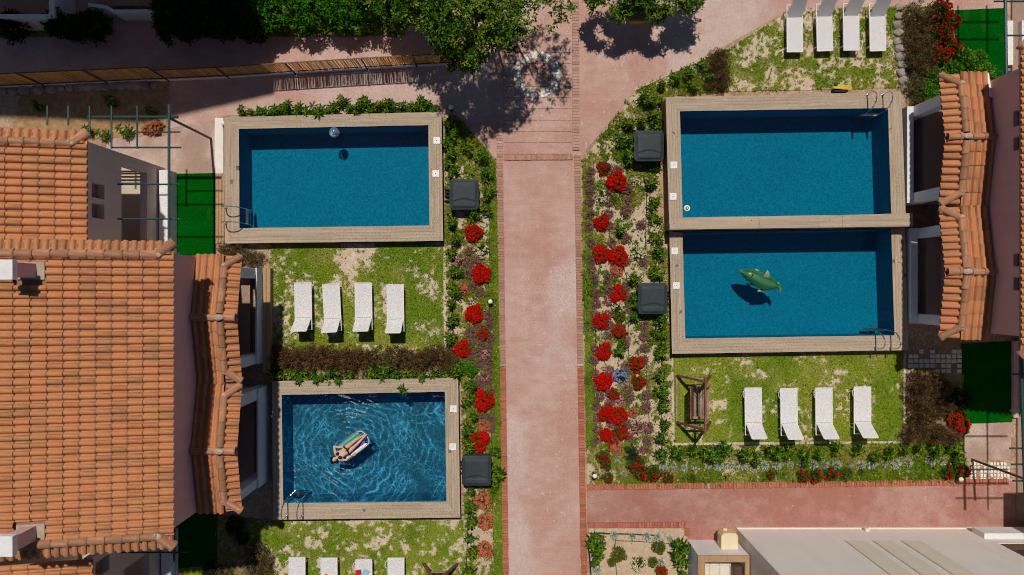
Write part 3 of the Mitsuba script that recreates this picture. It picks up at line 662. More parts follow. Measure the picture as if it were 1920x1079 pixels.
# ---- porches
def porch(label, side, xw, xl, xe, yN, yS, ze, zr, yr, yp, lowtop, deck_z, lw):
    """tile roofed porch. side -1: house to the west; xw house wall, xl ridge line, xe outer edge; yp: the two pillars (y0,y1)"""
    k = thing('porch', label, 'porch')
    v, f = [], []
    zl = lambda z: z + .13
    slab = []
    for (ya, yb) in ((yr, yN), (yr, yS)):
        o = len(v); zo = -.13
        v += [(xw, ya, zl(zr) + zo), (xl, ya, zl(zr) + zo), (xl, yb, zl(ze) + zo), (xw, yb, zl(ze) + zo), (xe, ya, zr - .12), (xe, yb, ze - .12)]
        f += [[o, o + 1, o + 2], [o, o + 2, o + 3], [o + 1, o + 4, o + 5], [o + 1, o + 5, o + 2]]
    part = obj(k, 'roof', (np.array(v), np.array(f)), 'm_hip')
    Wd, L = .222, .405
    ex = []
    wid = abs(xw - xl) - .03
    sx = side  # direction from the outer line towards the house
    for yb, sg in ((yN, 1), (yS, -1)):
        run = abs(yb - yr); dn = unit(np.array([0, sg, -(zr - ze) / run])); leng = math.hypot(run, zr - ze)
        nr = 5; Lr = leng / nr
        nc = int(round(wid / Wd))
        ex += tile_field(k, part, (xl + sx * .05, yr, zl(zr) - .04), dn, np.array([sx, 0, 0.0]), nc, nr, wid / nc, Lr)
        # skirt towards the pool
        sk = abs(xe - xl); out = unit(np.array([-sx * sk, 0, -.15])); ls = math.hypot(sk, .15)
        ns = 9
        for j in range(ns):
            y = yr + sg * run * (j + .5) / ns; z = zr + (ze - zr) * (j + .5) / ns
            ex += tile_field(k, part, (xl, y - sg * (run / ns / 2), z + .11), out, unit(np.array([0, sg, -(zr - ze) / run])), 1, 1, run / ns, ls)
        s0, s1 = np.array([xl, yr + sg * .12, zl(zr) + .02]), np.array([xl, yr + sg * run * .82, zl(ze) + .09])
        ridge(part, s0, s1, r=.118, L=.42)
        ridge(part, s1, np.array([xe - sx * .02, yb - sg * .03, ze + .03]), r=.125, L=.6)
        blob(part, s1 + [0, 0, .045], np.array([.10, .12, .075]))
        blob(part, np.array([xe, yb - sg * .05, ze + .06]), np.array([.09, .09, .07]))
    ridge(part, (xw - sx * .02, yr, zl(zr) + .05), (xe - sx * .03, yr, zr + .08), r=.122, L=.42)
    blob(part, np.array([xl, yr, zl(zr) + .10]), np.array([.16, .10, .06]))
    flush_tiles(part, ex)
    # lit flashing strip along the wall at the north end
    if yN in (1.03, 7.13): obj(k, 'flashing', bar((xw - sx * .05, yN - .02, zl(ze) - .02), (xw - sx * .05, yN - .85, zl(ze) + .15), .10, .10), 'm_offwhite')
    # pillars, low wall, floor, railing
    (pa0, pa1), (pb0, pb1) = yp
    xf = lw[0]
    for (a, b) in yp:
        obj(k, 'pillar', bev(min(xf, xf + sx * .4), max(xf, xf + sx * .4), a, b, 0, ze - .05, .015), 'm_white_shaded' if side < 0 else 'm_white')
    obj(k, 'low_wall', bx(min(lw), max(lw), pb0, pa1, 0, lowtop), 'm_white_shaded' if side < 0 else 'm_white')
    obj(k, 'floor', bx(min(xf + sx * .42, xw), max(xf + sx * .42, xw), pb0, pa1, 0, deck_z), 'm_floor')
    xa, xb = xf + sx * .42, xw
    for z in (1.0, 1.22, 1.44, 1.66):
        obj(k, 'rail_slat', bx(min(xa, xb), max(xa, xb), pa1 - .12, pa1 - .04, deck_z + z - .75, deck_z + z - .63), 'm_white')
    return k
porch('tile roofed porch left of the four loungers', -1, -10.12, -9.2, -8.77, 1.03, -3.04, 3.60, 4.03, -.94, ((.33, .70), (-2.78, -2.42)), .9, .3, (-9.29, -9.23))
porch('tile roofed porch left of the rippled pool', -1, -10.12, -9.2, -8.77, -3.11, -7.21, 3.60, 4.03, -5.15, ((-4.04, -3.63), (-7.18, -6.85)), 1.2, .3, (-9.13, -9.07))
porch('tile roofed porch right of the raised pool', 1, 15.85, 14.89, 14.33, 7.13, 2.76, 2.80, 3.14, 4.95, ((6.16, 6.54), (3.05, 3.42)), .98, .9, (14.49, 14.26))
porch('tile roofed porch right of the dolphin pool', 1, 15.85, 14.89, 14.33, 2.69, -1.70, 2.80, 3.14, .52, ((1.82, 2.17), (-1.32, -.97)), .6, .4, (14.86, 14.62))

# ---- left terrace: one storey neighbours
def wing(label, sgn, xe, ze, y0, y1, skirtN, skirtS, opening, windows, ncourt, depth):
    """neighbour house with a veranda behind an opening in its east wall"""
    k = thing('house', label, 'house')
    main_roof(k, -1, xe, ze, y0, y1, depth, .2365, .44, skirtN, skirtS)
    holes_ = [opening] + windows
    yy0, yy1 = y0 + (.3 if skirtS else 0), y1 - (.25 if skirtN else 0)
    obj(k, 'wall', wall_with_holes(yy0, yy1, 0, ze - .06, xe - .06, -.25, holes_), 'm_cream')
    for (a, b, c, d) in windows:
        obj(k, 'window', bx(xe - .34, xe - .32, a - .05, c + .05, b - .05, d + .05), 'm_panebrown')
    # veranda: floor, back wall, north wall with a barred opening
    xb = xe - 3.0
    obj(k, 'veranda_floor', bx(xb, xe - .31, yy0, yy1 - .01, 0, .6), 'm_floorlight')
    obj(k, 'back_wall', bx(xb - .2, xb - .003, yy0, yy1, 0, ze + .3), 'm_cream')
    if skirtN:
        g = sbox(xb, 0, xe - .315, ze - .1).difference(sbox(xb + .3, .70, xe - .45, 2.74))
        m = extrude(g, .2); vv = np.array(m.vertices); obj(k, 'north_wall', fixn(M(np.c_[vv[:, 0], yy1 - .2 + vv[:, 2], vv[:, 1]], m.faces)), 'm_cream')
        for z in (.95, 1.2, 1.45, 1.7):
            obj(k, 'bar', bx(xb + .3, xe - .45, yy1 - .13, yy1 - .09, z, z + .07), 'm_white')
    else:
        obj(k, 'south_wall', bx(xb, xe - .315, yy0, yy0 + .2, 0, ze - .1), 'm_cream')
    obj(k, 'parapet', bx(xe - .30, xe - .10, opening[0] + .004, opening[2] - .004, .6, opening[1] + .01), 'm_cream')
    return k
wing('one storey house with clay tile roof above the bright turf mat', 1, -12.94, 4.9, 1.32, 4.72, True, False, (1.45, 1.30, 4.08, 2.92), [(2.80, 3.88, 3.27, 4.55), (2.17, 3.88, 2.64, 4.55)], 0, 2.9)
wing('low house with clay tile roof at the lower left corner', -1, -12.86, 4.75, -12.5, -8.32, False, True, (-11.6, 1.30, -9.4, 2.92), [(-9.05, 3.75, -8.55, 4.5)], 0, 2.9)
top('terrace_step', bx(-12.92, -12.55, .9, 4.3, 0, .62), 'm_white', 'white ledge along the wall of the upper left house', 'ledge')
top('terrace_step', bx(-12.84, -12.5, -11.5, -9.0, 0, .62), 'm_white', 'shaded white ledge along the wall of the low house at the lower left', 'ledge')

# ---- right terrace house
villa_r = thing('house', 'tall pink walled house at the right edge with small square windows', 'house')
main_roof(villa_r, 1, 15.52, 4.87, -2.1, 7.44, 6.0, .2155, .405)
winr = [(5.06, 4.08, 5.56, 4.6), (4.31, 4.08, 4.73, 4.6), (.66, 4.08, 1.07, 4.6), (-.09, 4.08, .32, 4.6)]
obj(villa_r, 'wall', wall_with_holes(-1.52, 6.85, 0, 4.8, 15.85, .3, winr), 'm_pink')
obj(villa_r, 'side_wall', bx(16.153, 21, 6.65, 6.85, 0, 4.9), 'm_pink'); obj(villa_r, 'side_wall', bx(16.153, 21, -1.52, -1.32, 0, 4.9), 'm_pink')
for a in winr: obj(villa_r, 'window', bx(16.01, 16.03, a[0] - .02, a[2] + .02, a[1] - .02, a[3] + .02), 'm_pane')
# right neighbours (mostly beyond the frame): walls, low walls and terraces
k = thing('terrace', 'white walled terrace behind the pipe frame at the upper right edge', 'terrace')
obj(k, 'low_wall', bx(18.46, 18.68, 8.3, 9.95, 0, .16), 'm_white'); obj(k, 'low_wall', bx(18.9, 19.0, 8.3, 9.9, 0, .3), 'm_white'); obj(k, 'floor', bx(18.69, 20.4, 6.6, 12, 0, .1), 'm_floor'); obj(k, 'back_wall', bx(20.41, 20.6, 6.5, 13, 0, 4.5), 'm_cream')
k = thing('terrace', 'shaded terrace with low wall behind the pipe frame at the lower right edge', 'terrace')
obj(k, 'low_wall', bx(18.7, 18.88, -4.85, -2.0, 0, .16), 'm_pink'); obj(k, 'floor', bx(18.89, 20.4, -8.7, -1.9, 0, .1), 'm_floor'); obj(k, 'back_wall', bx(20.41, 20.6, -9.2, -1.9, 0, 4.5), 'm_cream'); obj(k, 'canopy', bx(18.3, 20.4, -8.4, -6.3, 2.9, 3.0), 'm_brownmetal')

# ---- pipe frames (steel pergolas)
def pipes(label, xs, ys, x_long, post, z=3.15):
    k = thing('pergola', label, 'pergola')
    for a, b, r in xs + ys: obj(k, 'pipe', tube([a, b], r, 8), 'm_green')
    for q in post: obj(k, 'post', tube([(q[0], q[1], 0), (q[0], q[1], z - .02)], .045, 8), 'm_brownmetal')
    return k
Z = 3.15
def lx(px): return (px - CX) * (H - Z) / F
def ly(py): return (CY - py) * (H - Z) / F
xs = [((lx(165), ly(220), Z), (lx(334), ly(220), Z), .05), ((lx(260), ly(248), Z), (lx(338), ly(248), Z), .025)] + [((lx(209), ly(y), Z), (lx(339), ly(y), Z), .028) for y in (277, 346, 411, 476)]
ys = [((lx(x), ly(200), Z + .06), (lx(x), ly(e), Z + .06), .030) for x, e in ((91, 236), (130, 236), (170, 262), (211, 280), (259, 280))] + [((lx(319), ly(198), Z + .075), (lx(319), ly(482), Z + .075), .045)]
pipes('dark green pipe frame over the upper left terrace', xs, ys, 0, [(lx(318), ly(222))])
xs = [((lx(325), ly(y), Z), (lx(216), ly(y), Z), .028) for y in (1036, 1100)]
pipes('dark green pipe frame beside the low house at the lower left', xs + [((lx(330), ly(1036), Z), (lx(352), ly(1036), Z), .028)], [((lx(328.5), ly(975), Z + .07), (lx(330), ly(1200), Z + .07), .045)], 0, [])
xs = [((lx(1864), ly(3), Z), (lx(1990), ly(3), Z), .03), ((lx(1868), ly(67), Z), (lx(1990), ly(67), Z), .03), ((lx(1872), ly(135), Z), (lx(1990), ly(135), Z), .03), ((lx(1866), ly(-75), Z), (lx(1990), ly(-75), Z), .03), ((lx(1866), ly(-112), Z), (lx(1990), ly(-112), Z), .03)]
pipes('dark green pipe frame at the upper right corner', xs, [((lx(1880), ly(-150), Z + .07), (lx(1884), ly(140), Z + .07), .05), ((lx(1904), ly(-150), Z + .06), (lx(1904), ly(-10), Z + .06), .03), ((lx(1965), ly(-150), Z + .06), (lx(1966), ly(100), Z + .06), .03)], 0, [])
xs = [((lx(x0), ly(y), Z), (lx(2010), ly(y), Z), .03) for x0, y in ((1897, 636), (1895, 702), (1893, 770), (1893, 841), (1897, 871), (1899, 902))]
pipes('dark green pipe frame at the lower right edge', xs, [((lx(1910), ly(628), Z + .07), (lx(1919), ly(925), Z + .07), .05), ((lx(1965), ly(628), Z + .06), (lx(1968), ly(925), Z + .06), .03)], 0, [(lx(1941), ly(906))])

# ---- white building at the lower right
wb = thing('house', 'tall white building with beige wall stripes at the lower right corner', 'building')
xw, yw = 8.42, -9.02
g = sbox(xw, 0, 24.5, 7.5).difference(sbox(17.15, 1.55, 19.2, 3.0))
m = extrude(g, .3); vv = np.array(m.vertices)
obj(wb, 'wall', fixn(M(np.c_[vv[:, 0], yw - vv[:, 2], vv[:, 1]], m.faces)), 'm_offwhite')
obj(wb, 'side_wall', bx(xw + .003, xw + .3, -20, yw - .303, 0, 7.5), 'm_beige'); obj(wb, 'roof', bx(xw + .003, 24.5, -20, yw - .003, 7.5, 7.7), 'm_white')
obj(wb, 'plinth', bx(xw - .03, 24.5, yw + .002, yw + .05, 0, .12), 'm_beige')
for a, b in ((11.83, 12.53), (12.81, 13.47), (13.81, 14.48)):
    obj(wb, 'wall_stripe', bx(a, b, yw + .001, yw + .05, 1.42, 7.2), 'm_beige')
obj(wb, 'sill', bx(16.95, 21, yw + .002, yw + .20, .46, 1.12), 'm_white')
fr = cat([bx(17.153, 17.28, yw - .25, yw - .02, 1.553, 2.997), bx(18.35, 18.48, yw - .25, yw - .02, 1.553, 2.997), bx(17.283, 18.347, yw - .25, yw - .02, 1.553, 1.66)])
kk = obj(wb, 'window', fr, 'm_brownmetal'); obj(kk, 'pane', bx(17.283, 19.2, yw - .22, yw - .20, 1.663, 2.99), 'm_pane')
obj(wb, 'wall_lamp', bev(13.05, 13.2, yw + .002, yw + .12, .2, .42, .02), 'm_beige')
# ---- walled bin yard
an = thing('bin_yard', 'small white walled yard with wood topped walls beside the white building', 'yard')
X0, X1, Y1, Y0, ZT = 6.58, 8.38, -9.46, -12.5, 1.5
obj(an, 'wall', bx(X0, X1, Y1 - .2, Y1, 0, ZT), 'm_white'); obj(an, 'wall', bx(X0, X0 + .2, Y0, Y1 - .203, 0, ZT), 'm_white'); obj(an, 'wall', bx(X1 - .12, X1, Y0, Y1 - .203, 0, ZT), 'm_white')
obj(an, 'coping', bx(X0 - .01, X1, Y1 - .23, Y1 + .01, ZT + .001, ZT + .04), 'm_tan'); obj(an, 'coping', bx(X0 - .01, X0 + .23, Y0, Y1 - .233, ZT + .001, ZT + .04), 'm_tan'); obj(an, 'coping', bx(X1 - .15, X1, Y0, Y1 - .233, ZT + .001, ZT + .04), 'm_tan')
for i in range(4):
    for j in range(5): obj(an, 'floor_tile', bx(X0 + .21 + i * .365, X0 + .21 + i * .365 + .355, Y1 - .21 - (j + 1) * .4, Y1 - .22 - j * .4, .5, .9 + R.uniform(-.002, .002)), 'm_beige')
k = thing('dark_cabinet', 'dark brown cabinet standing in the walled yard', 'cabinet')
obj(k, 'body', bev(7.92, 8.22, -11.2, -9.95, .905, 1.3, .02), 'm_brownmetal'); obj(k, 'door', bx(7.905, 7.918, -11.1, -10.05, .95, 1.25), 'm_brownmetal'); obj(k, 'handle', bx(7.89, 7.904, -10.7, -10.5, 1.08, 1.11), 'm_chrome')
# ---- cream utility box
k = thing('utility_box', 'cream yellow rounded box mounted on the front of the walled yard', 'utility box')
prof = Polygon([(7.58, -9.44), (8.14, -9.44), (8.14, -9.0), (8.06, -8.90), (7.66, -8.90), (7.58, -9.0)]).buffer(.03, join_style=1)
b = extrude(prof, .42); b.apply_translation([0, 0, .53]); obj(k, 'body', b, 'm_yellow')
b = extrude(prof.buffer(-.02), .02); b.apply_translation([0, 0, .951]); obj(k, 'lid', b, 'm_cream2'); obj(k, 'knob', bev(7.70, 7.86, -8.868, -8.80, .60, .72, .02), 'm_cream2')
# ---- air conditioner on the side of the building
k = thing('air_conditioner', 'white air conditioning unit between the walled yard and the white building', 'air conditioner')
obj(k, 'case', bev(8.10 + .3, 8.70 + .02, -11.4, -10.55, 0, .02, .005), 'm_white') if False else None
obj(k, 'case', bev(8.02, 8.36, -10.9, -10.1, 1.62, 2.2, .02), 'm_whitemetal')
obj(k, 'grille', tube([(8.019, -10.5, 1.9), (8.012, -10.5, 1.9)], .22, 16), 'm_dark'); obj(k, 'bracket', bx(8.05, 8.38, -10.85, -10.78, 1.545, 1.615), 'm_whitemetal')

# ---- shadowed building beyond the top edge, whose gable throws the long shade
tb = thing('house', 'tall shadowed house beyond the top left edge with white edged terraces', 'house')
gp = Polygon([(-21, 0), (-9.5, 0), (-9.5, 9.6), (-14.2, 11.85), (-21, 11.3)])
m = extrude(gp, 6); vv = np.array(m.vertices); obj(tb, 'wall', fixn(M(np.c_[vv[:, 0], 12.2 + vv[:, 2], vv[:, 1]], m.faces)), 'm_cream')
for (xa, za, xb, zb) in ((-14.2, 11.9, -9.3, 9.65), (-14.2, 11.9, -21.2, 11.3)):
    n = 26 if xb > xa else 30
    a, b = np.array([xa, 12.1, za]), np.array([xb, 12.1, zb]); d = unit(b - a)
    kk = obj(tb, 'roof', bar((xa, 15, za + .02), (xb, 15, zb + .02), 6.1, .1, up=(0, 0, 1)), 'm_hip')
    for i in range(n):
        q = a + (b - a) * (i + .5) / n
        obj(kk, 'eave_tile', half_tube(.5, .10, .11, 300 + i % 3) if i < 3 else scene[f'{kk}__eave_tile' if i % 3 == 0 else f'{kk}__eave_tile_{i % 3:03d}'], to_world=frame(q + [0, -.12, .03], d, (0, 1, 0), np.cross(d, (0, 1, 0))))
# its terraces in shade
z = 1.2
def coping(pts, w_, z, nm='terrace_wall'):
    p = PQ(pts, z)
    for a, b in zip(p, p[1:]):
        obj(tb, nm, bar(a - [0, 0, z / 2], b - [0, 0, z / 2], w_, z, up=(0, 0, 1)), 'm_white')
coping([(-60, 31), (96, 31)], .16, 1.2); coping([(96.5, 34), (98, -60)], .2, 1.203)
obj(tb, 'terrace_floor', bx(-19.6, -16.6, 9.8, 12.2, 0, .5), 'm_floor')
coping([(165, 9), (197, 13)], .12, .7); coping([(198, 13), (214, 22)], .12, .703); coping([(215, 22), (296, 21)], .14, .706); coping([(297, 22), (297, 10)], .12, .7); coping([(298, 11), (318, 13)], .12, .703)
obj(tb, 'terrace_floor', polysheet(W([(200, -60), (295, -60), (295, 19), (215, 20), (198, 11)]), .4), 'm_terra')

# ================================================================ OBJECTS
# ---- reed fence: low white footing, posts, rails and reed panels
k = thing('reed_fence', 'long reed screen fence on a low white footing along the shaded walkway', 'fence')
line = [P(-30, 165.5), P(300, 151), P(480, 143), P(556, 137), P(686, 129), P(777, 124), P(872, 119)]
def along(t):
    seg = np.cumsum([0] + [np.linalg.norm(b - a) for a, b in zip(line, line[1:])]); t *= seg[-1]
    i = min(np.searchsorted(seg, t, side='right') - 1, len(line) - 2)
    return line[i] + (line[i + 1] - line[i]) * (t - seg[i]) / (seg[i + 1] - seg[i])
posts = [0, .13, .26, .385, .51, .648, .798, .90, 1.0]
for a, b in zip(posts, posts[1:]):
    pa, pb = along(a), along(b); d = unit(pb - pa); L = np.linalg.norm(pb - pa); s = np.array([-d[1], d[0], 0])
    HF = 1.56 if b < .5 else 1.22
    obj(k, 'footing', bar(pa + [0, 0, .1] + d * .03, pb + [0, 0, .1] - d * .03, .09, .20), 'm_offwhite')
    n = int(L / .032); v, f, c = [], [], []
    for i in range(n):
        q = pa + d * (.04 + (L - .08) * (i + .5) / n) + s * R.uniform(-.008, .008); w = R.uniform(.010, .017)
        h = HF + R.uniform(-.03, .04); lean = d * R.uniform(-.02, .02)
        o = len(v); e = [q - d * w, q - s * w * .8, q + d * w]
        e += [x + lean + [0, 0, h - .20] for x in e]
        v += [x + np.array([0, 0, .20]) for x in e]; f += [[o, o + 1, o + 4], [o, o + 4, o + 3], [o + 1, o + 2, o + 5], [o + 1, o + 5, o + 4], [o + 2, o, o + 3], [o + 2, o + 3, o + 5], [o + 3, o + 4, o + 5]]
        c += [np.array([.80, .53, .19]) * R.uniform(.6, 1.2)] * 6
    obj(k, 'reed_panel', (np.array(v), np.array(f)), 'm_reed', color=np.array(c))
    for z in (.30, HF + .02): obj(k, 'rail', bar(pa + [0, 0, z] - s * .03, pb + [0, 0, z] - s * .03, .03, .035), 'm_brownmetal')
for a in posts: q = along(a); obj(k, 'post', bx(q[0] - .025, q[0] + .025, q[1] - .065, q[1] - .015, 0, 1.62 if a < .45 else 1.28), 'm_brownmetal')

# ---- rocks
def rock(px, py, r, label, group):
    s = trimesh.creation.icosphere(2, 1.0); v = np.array(s.vertices); sd = np.array([px, py, 3.0])
    n = meshkit.fbm(v * 1.3 + sd, 3); v = v * (.65 + .75 * n)[:, None] * np.array([r * R.uniform(.85, 1.2), r * R.uniform(.75, 1.05), r * .7])
    top('rock', M(v + P(px, py, r * .25), s.faces), 'm_rock', label, 'rock', group=group, smooth=50)
for i, x in enumerate([6, 24, 45, 72, 96, 113, 131, 148, 166, 182, 198, 214, 228, 243, 257, 272, 290]):
    rock(x, 171 - x * .045 + R.uniform(-1.5, 1.5), R.uniform(.14, .22), f'{ordinal(i)} rock from the left in the row below the reed fence', 'rocks below the reed fence')
for i, (x, y) in enumerate([(1686, 14), (1684, 32), (1683, 48), (1684, 62), (1684, 78), (1688, 92), (1689, 108), (1692, 122), (1690, 138), (1694, 152), (1696, 166)]):
    rock(x, y, R.uniform(.15, .21), f'{ordinal(i)} pale rock from the top along the bed of brown shrubs', 'pale rocks along the scorched lawn')

# ---- sun loungers
def lounger(px, py, w, rot, label, group):
    """px,py: middle of the foot edge at seat height .34; local +y runs from foot to head"""
    k = thing('sun_lounger', label, 'sun lounger', group)
    c = P(px, py, .34); ca, sa = math.cos(rot), math.sin(rot)
    m = T(np.array([[ca, -sa, 0, c[0]], [sa, ca, 0, c[1]], [0, 0, 1, 0], [0, 0, 0, 1.0]]))
    key = round(w, 2)
    if key not in LG:
        h = w / 2; g = {}
        sag = lambda v0: v0
        def sheet(y0, z0, y1, z1, n=8):
            v, f = [], []
            for i in range(n + 1):
                for j in range(7):
                    x = -h + .03 + (w - .06) * j / 6; t = i / n
                    v.append((x, y0 + (y1 - y0) * t, z0 + (z1 - z0) * t - .018 * math.sin(math.pi * t) * (1 - (2 * j / 6 - 1) ** 2)))
            for i in range(n):
                for j in range(6): a = i * 7 + j; f += [[a, a + 1, a + 8], [a, a + 8, a + 7]]
            return M(v, f)
        g['seat'] = (sheet(0, .34, 1.27, .34), 'm_sling'); g['backrest'] = (sheet(1.28, .345, 1.735, .95), 'm_sling')
        g['side_rail'] = (cat([bar((s * (h - .015), -.01, .33), (s * (h - .015), 1.74, .33), .03, .045) for s in (-1,)]), 'm_whitemetal')
        g['side_rail_001'] = (bar((h - .015, -.01, .33), (h - .015, 1.74, .33), .03, .045), 'm_whitemetal')
        g['backrest_frame'] = (cat([bar((s * (h - .045), 1.29, .335), (s * (h - .045), 1.74, .945), .028, .03) for s in (-1, 1)] + [bar((-h + .06, 1.745, .95), (h - .06, 1.745, .95), .03)]), 'm_whitemetal')
        g['foot_bar'] = (bar((-h + .03, -.003, .335), (h - .03, -.003, .335), .03, .04), 'm_whitemetal')
        g['head_bar'] = (bar((-h + .03, 1.73, .33), (h - .03, 1.73, .33), .03, .04), 'm_whitemetal')
        for i, (s, y) in enumerate(((-1, .18), (1, .18), (-1, 1.52), (1, 1.52))):
            g['leg' if i == 0 else f'leg_{i:03d}'] = (bar((s * (h - .015), y, 0), (s * (h - .015), y, .307), .03, .04, up=(0, 1, 0)), 'm_whitemetal')
        g['armrest'] = (tube(curve([(h + .0, .08, .33), (h + .07, .14, .40), (h + .07, .30, .42), (h + .0, .36, .345)], 4), .012, 6), 'm_whitemetal')
        g['prop'] = (tube([(-h + .06, 1.50, .33), (-h + .06, 1.60, .72)], .011, 6), 'm_whitemetal')
        g['prop_001'] = (tube([(h - .06, 1.50, .33), (h - .06, 1.60, .72)], .011, 6), 'm_whitemetal')
        LG[key] = {n_: mikit.ply(a, b) for n_, (a, b) in g.items()}
    for n_, d in LG[key].items(): scene[f'{k}__{n_}'] = {**d, 'to_world': m}
    return k, m
LG = {}
G1 = 'loungers on the lawn between the left-hand pools'
for i, (x, y, r) in enumerate([(568, 531, 0.015), (620.5, 533, .05), (681, 531, .015), (741, 534, .01)]): lounger(x, y, .64, math.pi + r, f'white lounger, {ordinal(i)} from the left, on the lawn between the left-hand pools', G1)
for i, (x, y, r) in enumerate([(1412, 728, .012), (1478.5, 729, .02), (1544.5, 728, .01), (1617, 726, .0)]): lounger(x, y, .64, math.pi + r, f'white lounger, {ordinal(i)} from the left, on the lawn with the swing', 'loungers on the swing lawn')
for i, (x, y, r) in enumerate([(1490.5, 97.5, .01), (1547, 95.5, .03), (1596.5, 94.5, .015), (1646, 95.5, .02)]): lounger(x, y, .60, r, f'white lounger, {ordinal(i)} from the left, on the scorched lawn above the raised pool', 'loungers above the raised pool')
for i, (x, y, r) in enumerate([(557, 1046, .0), (617, 1047, .01), (682, 1050, .02), (742.5, 1047, .0)]): lounger(x, y, .62, math.pi + r, f'white lounger, {ordinal(i)} from the left, cut by the lower edge of the photo', 'loungers at the lower edge')
def cloth(name, label, cat_, px, py, wx, wy, z, rot, m_):
    n = 10; v, f = [], []
    c = P(px, py, z)
    for i in range(n + 1):
        for j in range(n + 1):
            x, y = (i / n - .5) * wx, (j / n - .5) * wy
            q = np.array([x * math.cos(rot) - y * math.sin(rot), x * math.sin(rot) + y * math.cos(rot), 0])
            v.append(c + q + [0, 0, .02 + .03 * float(meshkit.noise(np.array([x * 11, y * 11, px * .1])))])
    for i in range(n):
        for j in range(n): a = i * (n + 1) + j; f += [[a, a + n + 1, a + n + 2], [a, a + n + 2, a + 1]]
    m = M(v, f); lo = M(np.array(v) - [0, 0, .012], np.array(f)[:, ::-1])
    top(name, cat([m, lo]), m_, label, cat_, smooth=True)
cloth('folded_cloth', 'folded red cloth on the third lounger at the lower edge', 'cloth', 672, 1074, .20, .22, .35, .1, 'm_redcloth')
cloth('towel', 'light blue towel beside the red cloth on a lounger', 'towel', 685, 1074, .22, .26, .35, -.5, 'm_bluecloth')
cloth('folded_cloth', 'small red cloth on the second lounger at the lower edge', 'cloth', 611, 1080, .14, .12, .35, .7, 'm_redcloth')

# ---- pump housings (grey lidded boxes with pipes)
def pump_box(px0, py0, px1, py1, h, label, pipe_side):
    k = thing('pump_housing', label, 'pump housing', 'grey pump housings beside the pools')
    a, b = P(px0, py0, h), P(px1, py1, h); cx, cy = (a[:2] + b[:2]) / 2; w, l = abs(b[0] - a[0]), abs(b[1] - a[1])
    obj(k, 'body', bev(cx - w / 2 + .05, cx + w / 2 - .05, cy - l / 2 + .05, cy + l / 2 - .05, 0, h - .16, .04), 'm_case')
    rr = sbox(-w / 2, -l / 2, w / 2, l / 2).buffer(-.09).buffer(.09, join_style=1)
    n = 46; xs_, ys_ = np.linspace(-w / 2, w / 2, n), np.linspace(-l / 2, l / 2, n); X, Y = np.meshgrid(xs_, ys_)
    e = np.minimum(w / 2 - abs(X), l / 2 - abs(Y)); cr = np.hypot(np.maximum(abs(X) - (w / 2 - .12), 0), np.maximum(abs(Y) - (l / 2 - .12), 0))
    Zt = h + .045 * sst(0, .14, np.minimum(e, .12 - cr + .02)) - .05
    arch = Y - (-l * .20 + .06 * np.cos(X / w * 2 * math.pi * .9)); Zt = Zt + .03 * sst(-.012, .012, arch) * sst(.05, .12, e)
    panel = ((X / (w * .40)) ** 4 + ((Y + l * .345) / (l * .085)) ** 4); Zt = Zt + .025 * (1 - sst(.75, 1.15, panel))
    Zt = Zt + .012 * np.cos(X / w * math.pi) - .015 * (sst(.10, .04, abs(Y - l * .40)) * sst(.25, .2, abs(abs(X) - w * .2)))
    crn = np.minimum(1, .12 / np.maximum(cr, 1e-9)); sx = np.sign(X) * np.where(cr > .12, (w / 2 - .12) + (abs(X) - (w / 2 - .12)) * crn, abs(X)); sy = np.sign(Y) * np.where(cr > .12, (l / 2 - .12) + (abs(Y) - (l / 2 - .12)) * crn, abs(Y))
    V = np.stack([sx + cx, sy + cy, Zt], -1).reshape(-1, 3); idx = np.arange(n * n).reshape(n, n)
    q = np.c_[idx[:-1, :-1].ravel(), idx[:-1, 1:].ravel(), idx[1:, 1:].ravel(), idx[1:, :-1].ravel()]; f = np.vstack([q[:, [0, 1, 2]], q[:, [0, 2, 3]]])
    bd = np.concatenate([idx[0, :], idx[1:, -1], idx[-1, -2::-1], idx[-2:0:-1, 0]]); lowv = V[bd].copy(); lowv[:, 2] = h - .19; o = len(V)
    sk = [[bd[i], o + i, bd[(i + 1) % len(bd)]] for i in range(len(bd))] + [[bd[(i + 1) % len(bd)], o + i, o + (i + 1) % len(bd)] for i in range(len(bd))]
    kk = obj(k, 'lid', (np.vstack([V, lowv]), np.vstack([f, sk])), 'm_case', smooth=40)
    for y in (-.3, 0, .3):
        s = -pipe_side
        obj(kk, 'latch', bev(cx + s * (w / 2 + .005) - .02, cx + s * (w / 2 + .005) + .02, cy + y * l - .05, cy + y * l + .05, h - .16, h - .05, .008), 'm_case')
    for y in (-.18, -.02, .1, .2):
        obj(k, 'pipe', tube([(cx + pipe_side * (w / 2 - .08), cy + y * l, .16), (cx + pipe_side * (w / 2 + .22), cy + y * l + .02, .14)], .035, 8), 'm_dark')
pump_box(843, 336, 897, 393, .62, 'grey pump housing right of the upper left pool', -1)
pump_box(866, 855, 921, 912, .62, 'grey pump housing right of the rippled pool', -1)
pump_box(1190, 245, 1245, 302, .72, 'grey pump housing left of the raised pool', 1)
pump_box(1197, 531, 1252, 590, .62, 'grey pump housing left of the dolphin pool', 1)

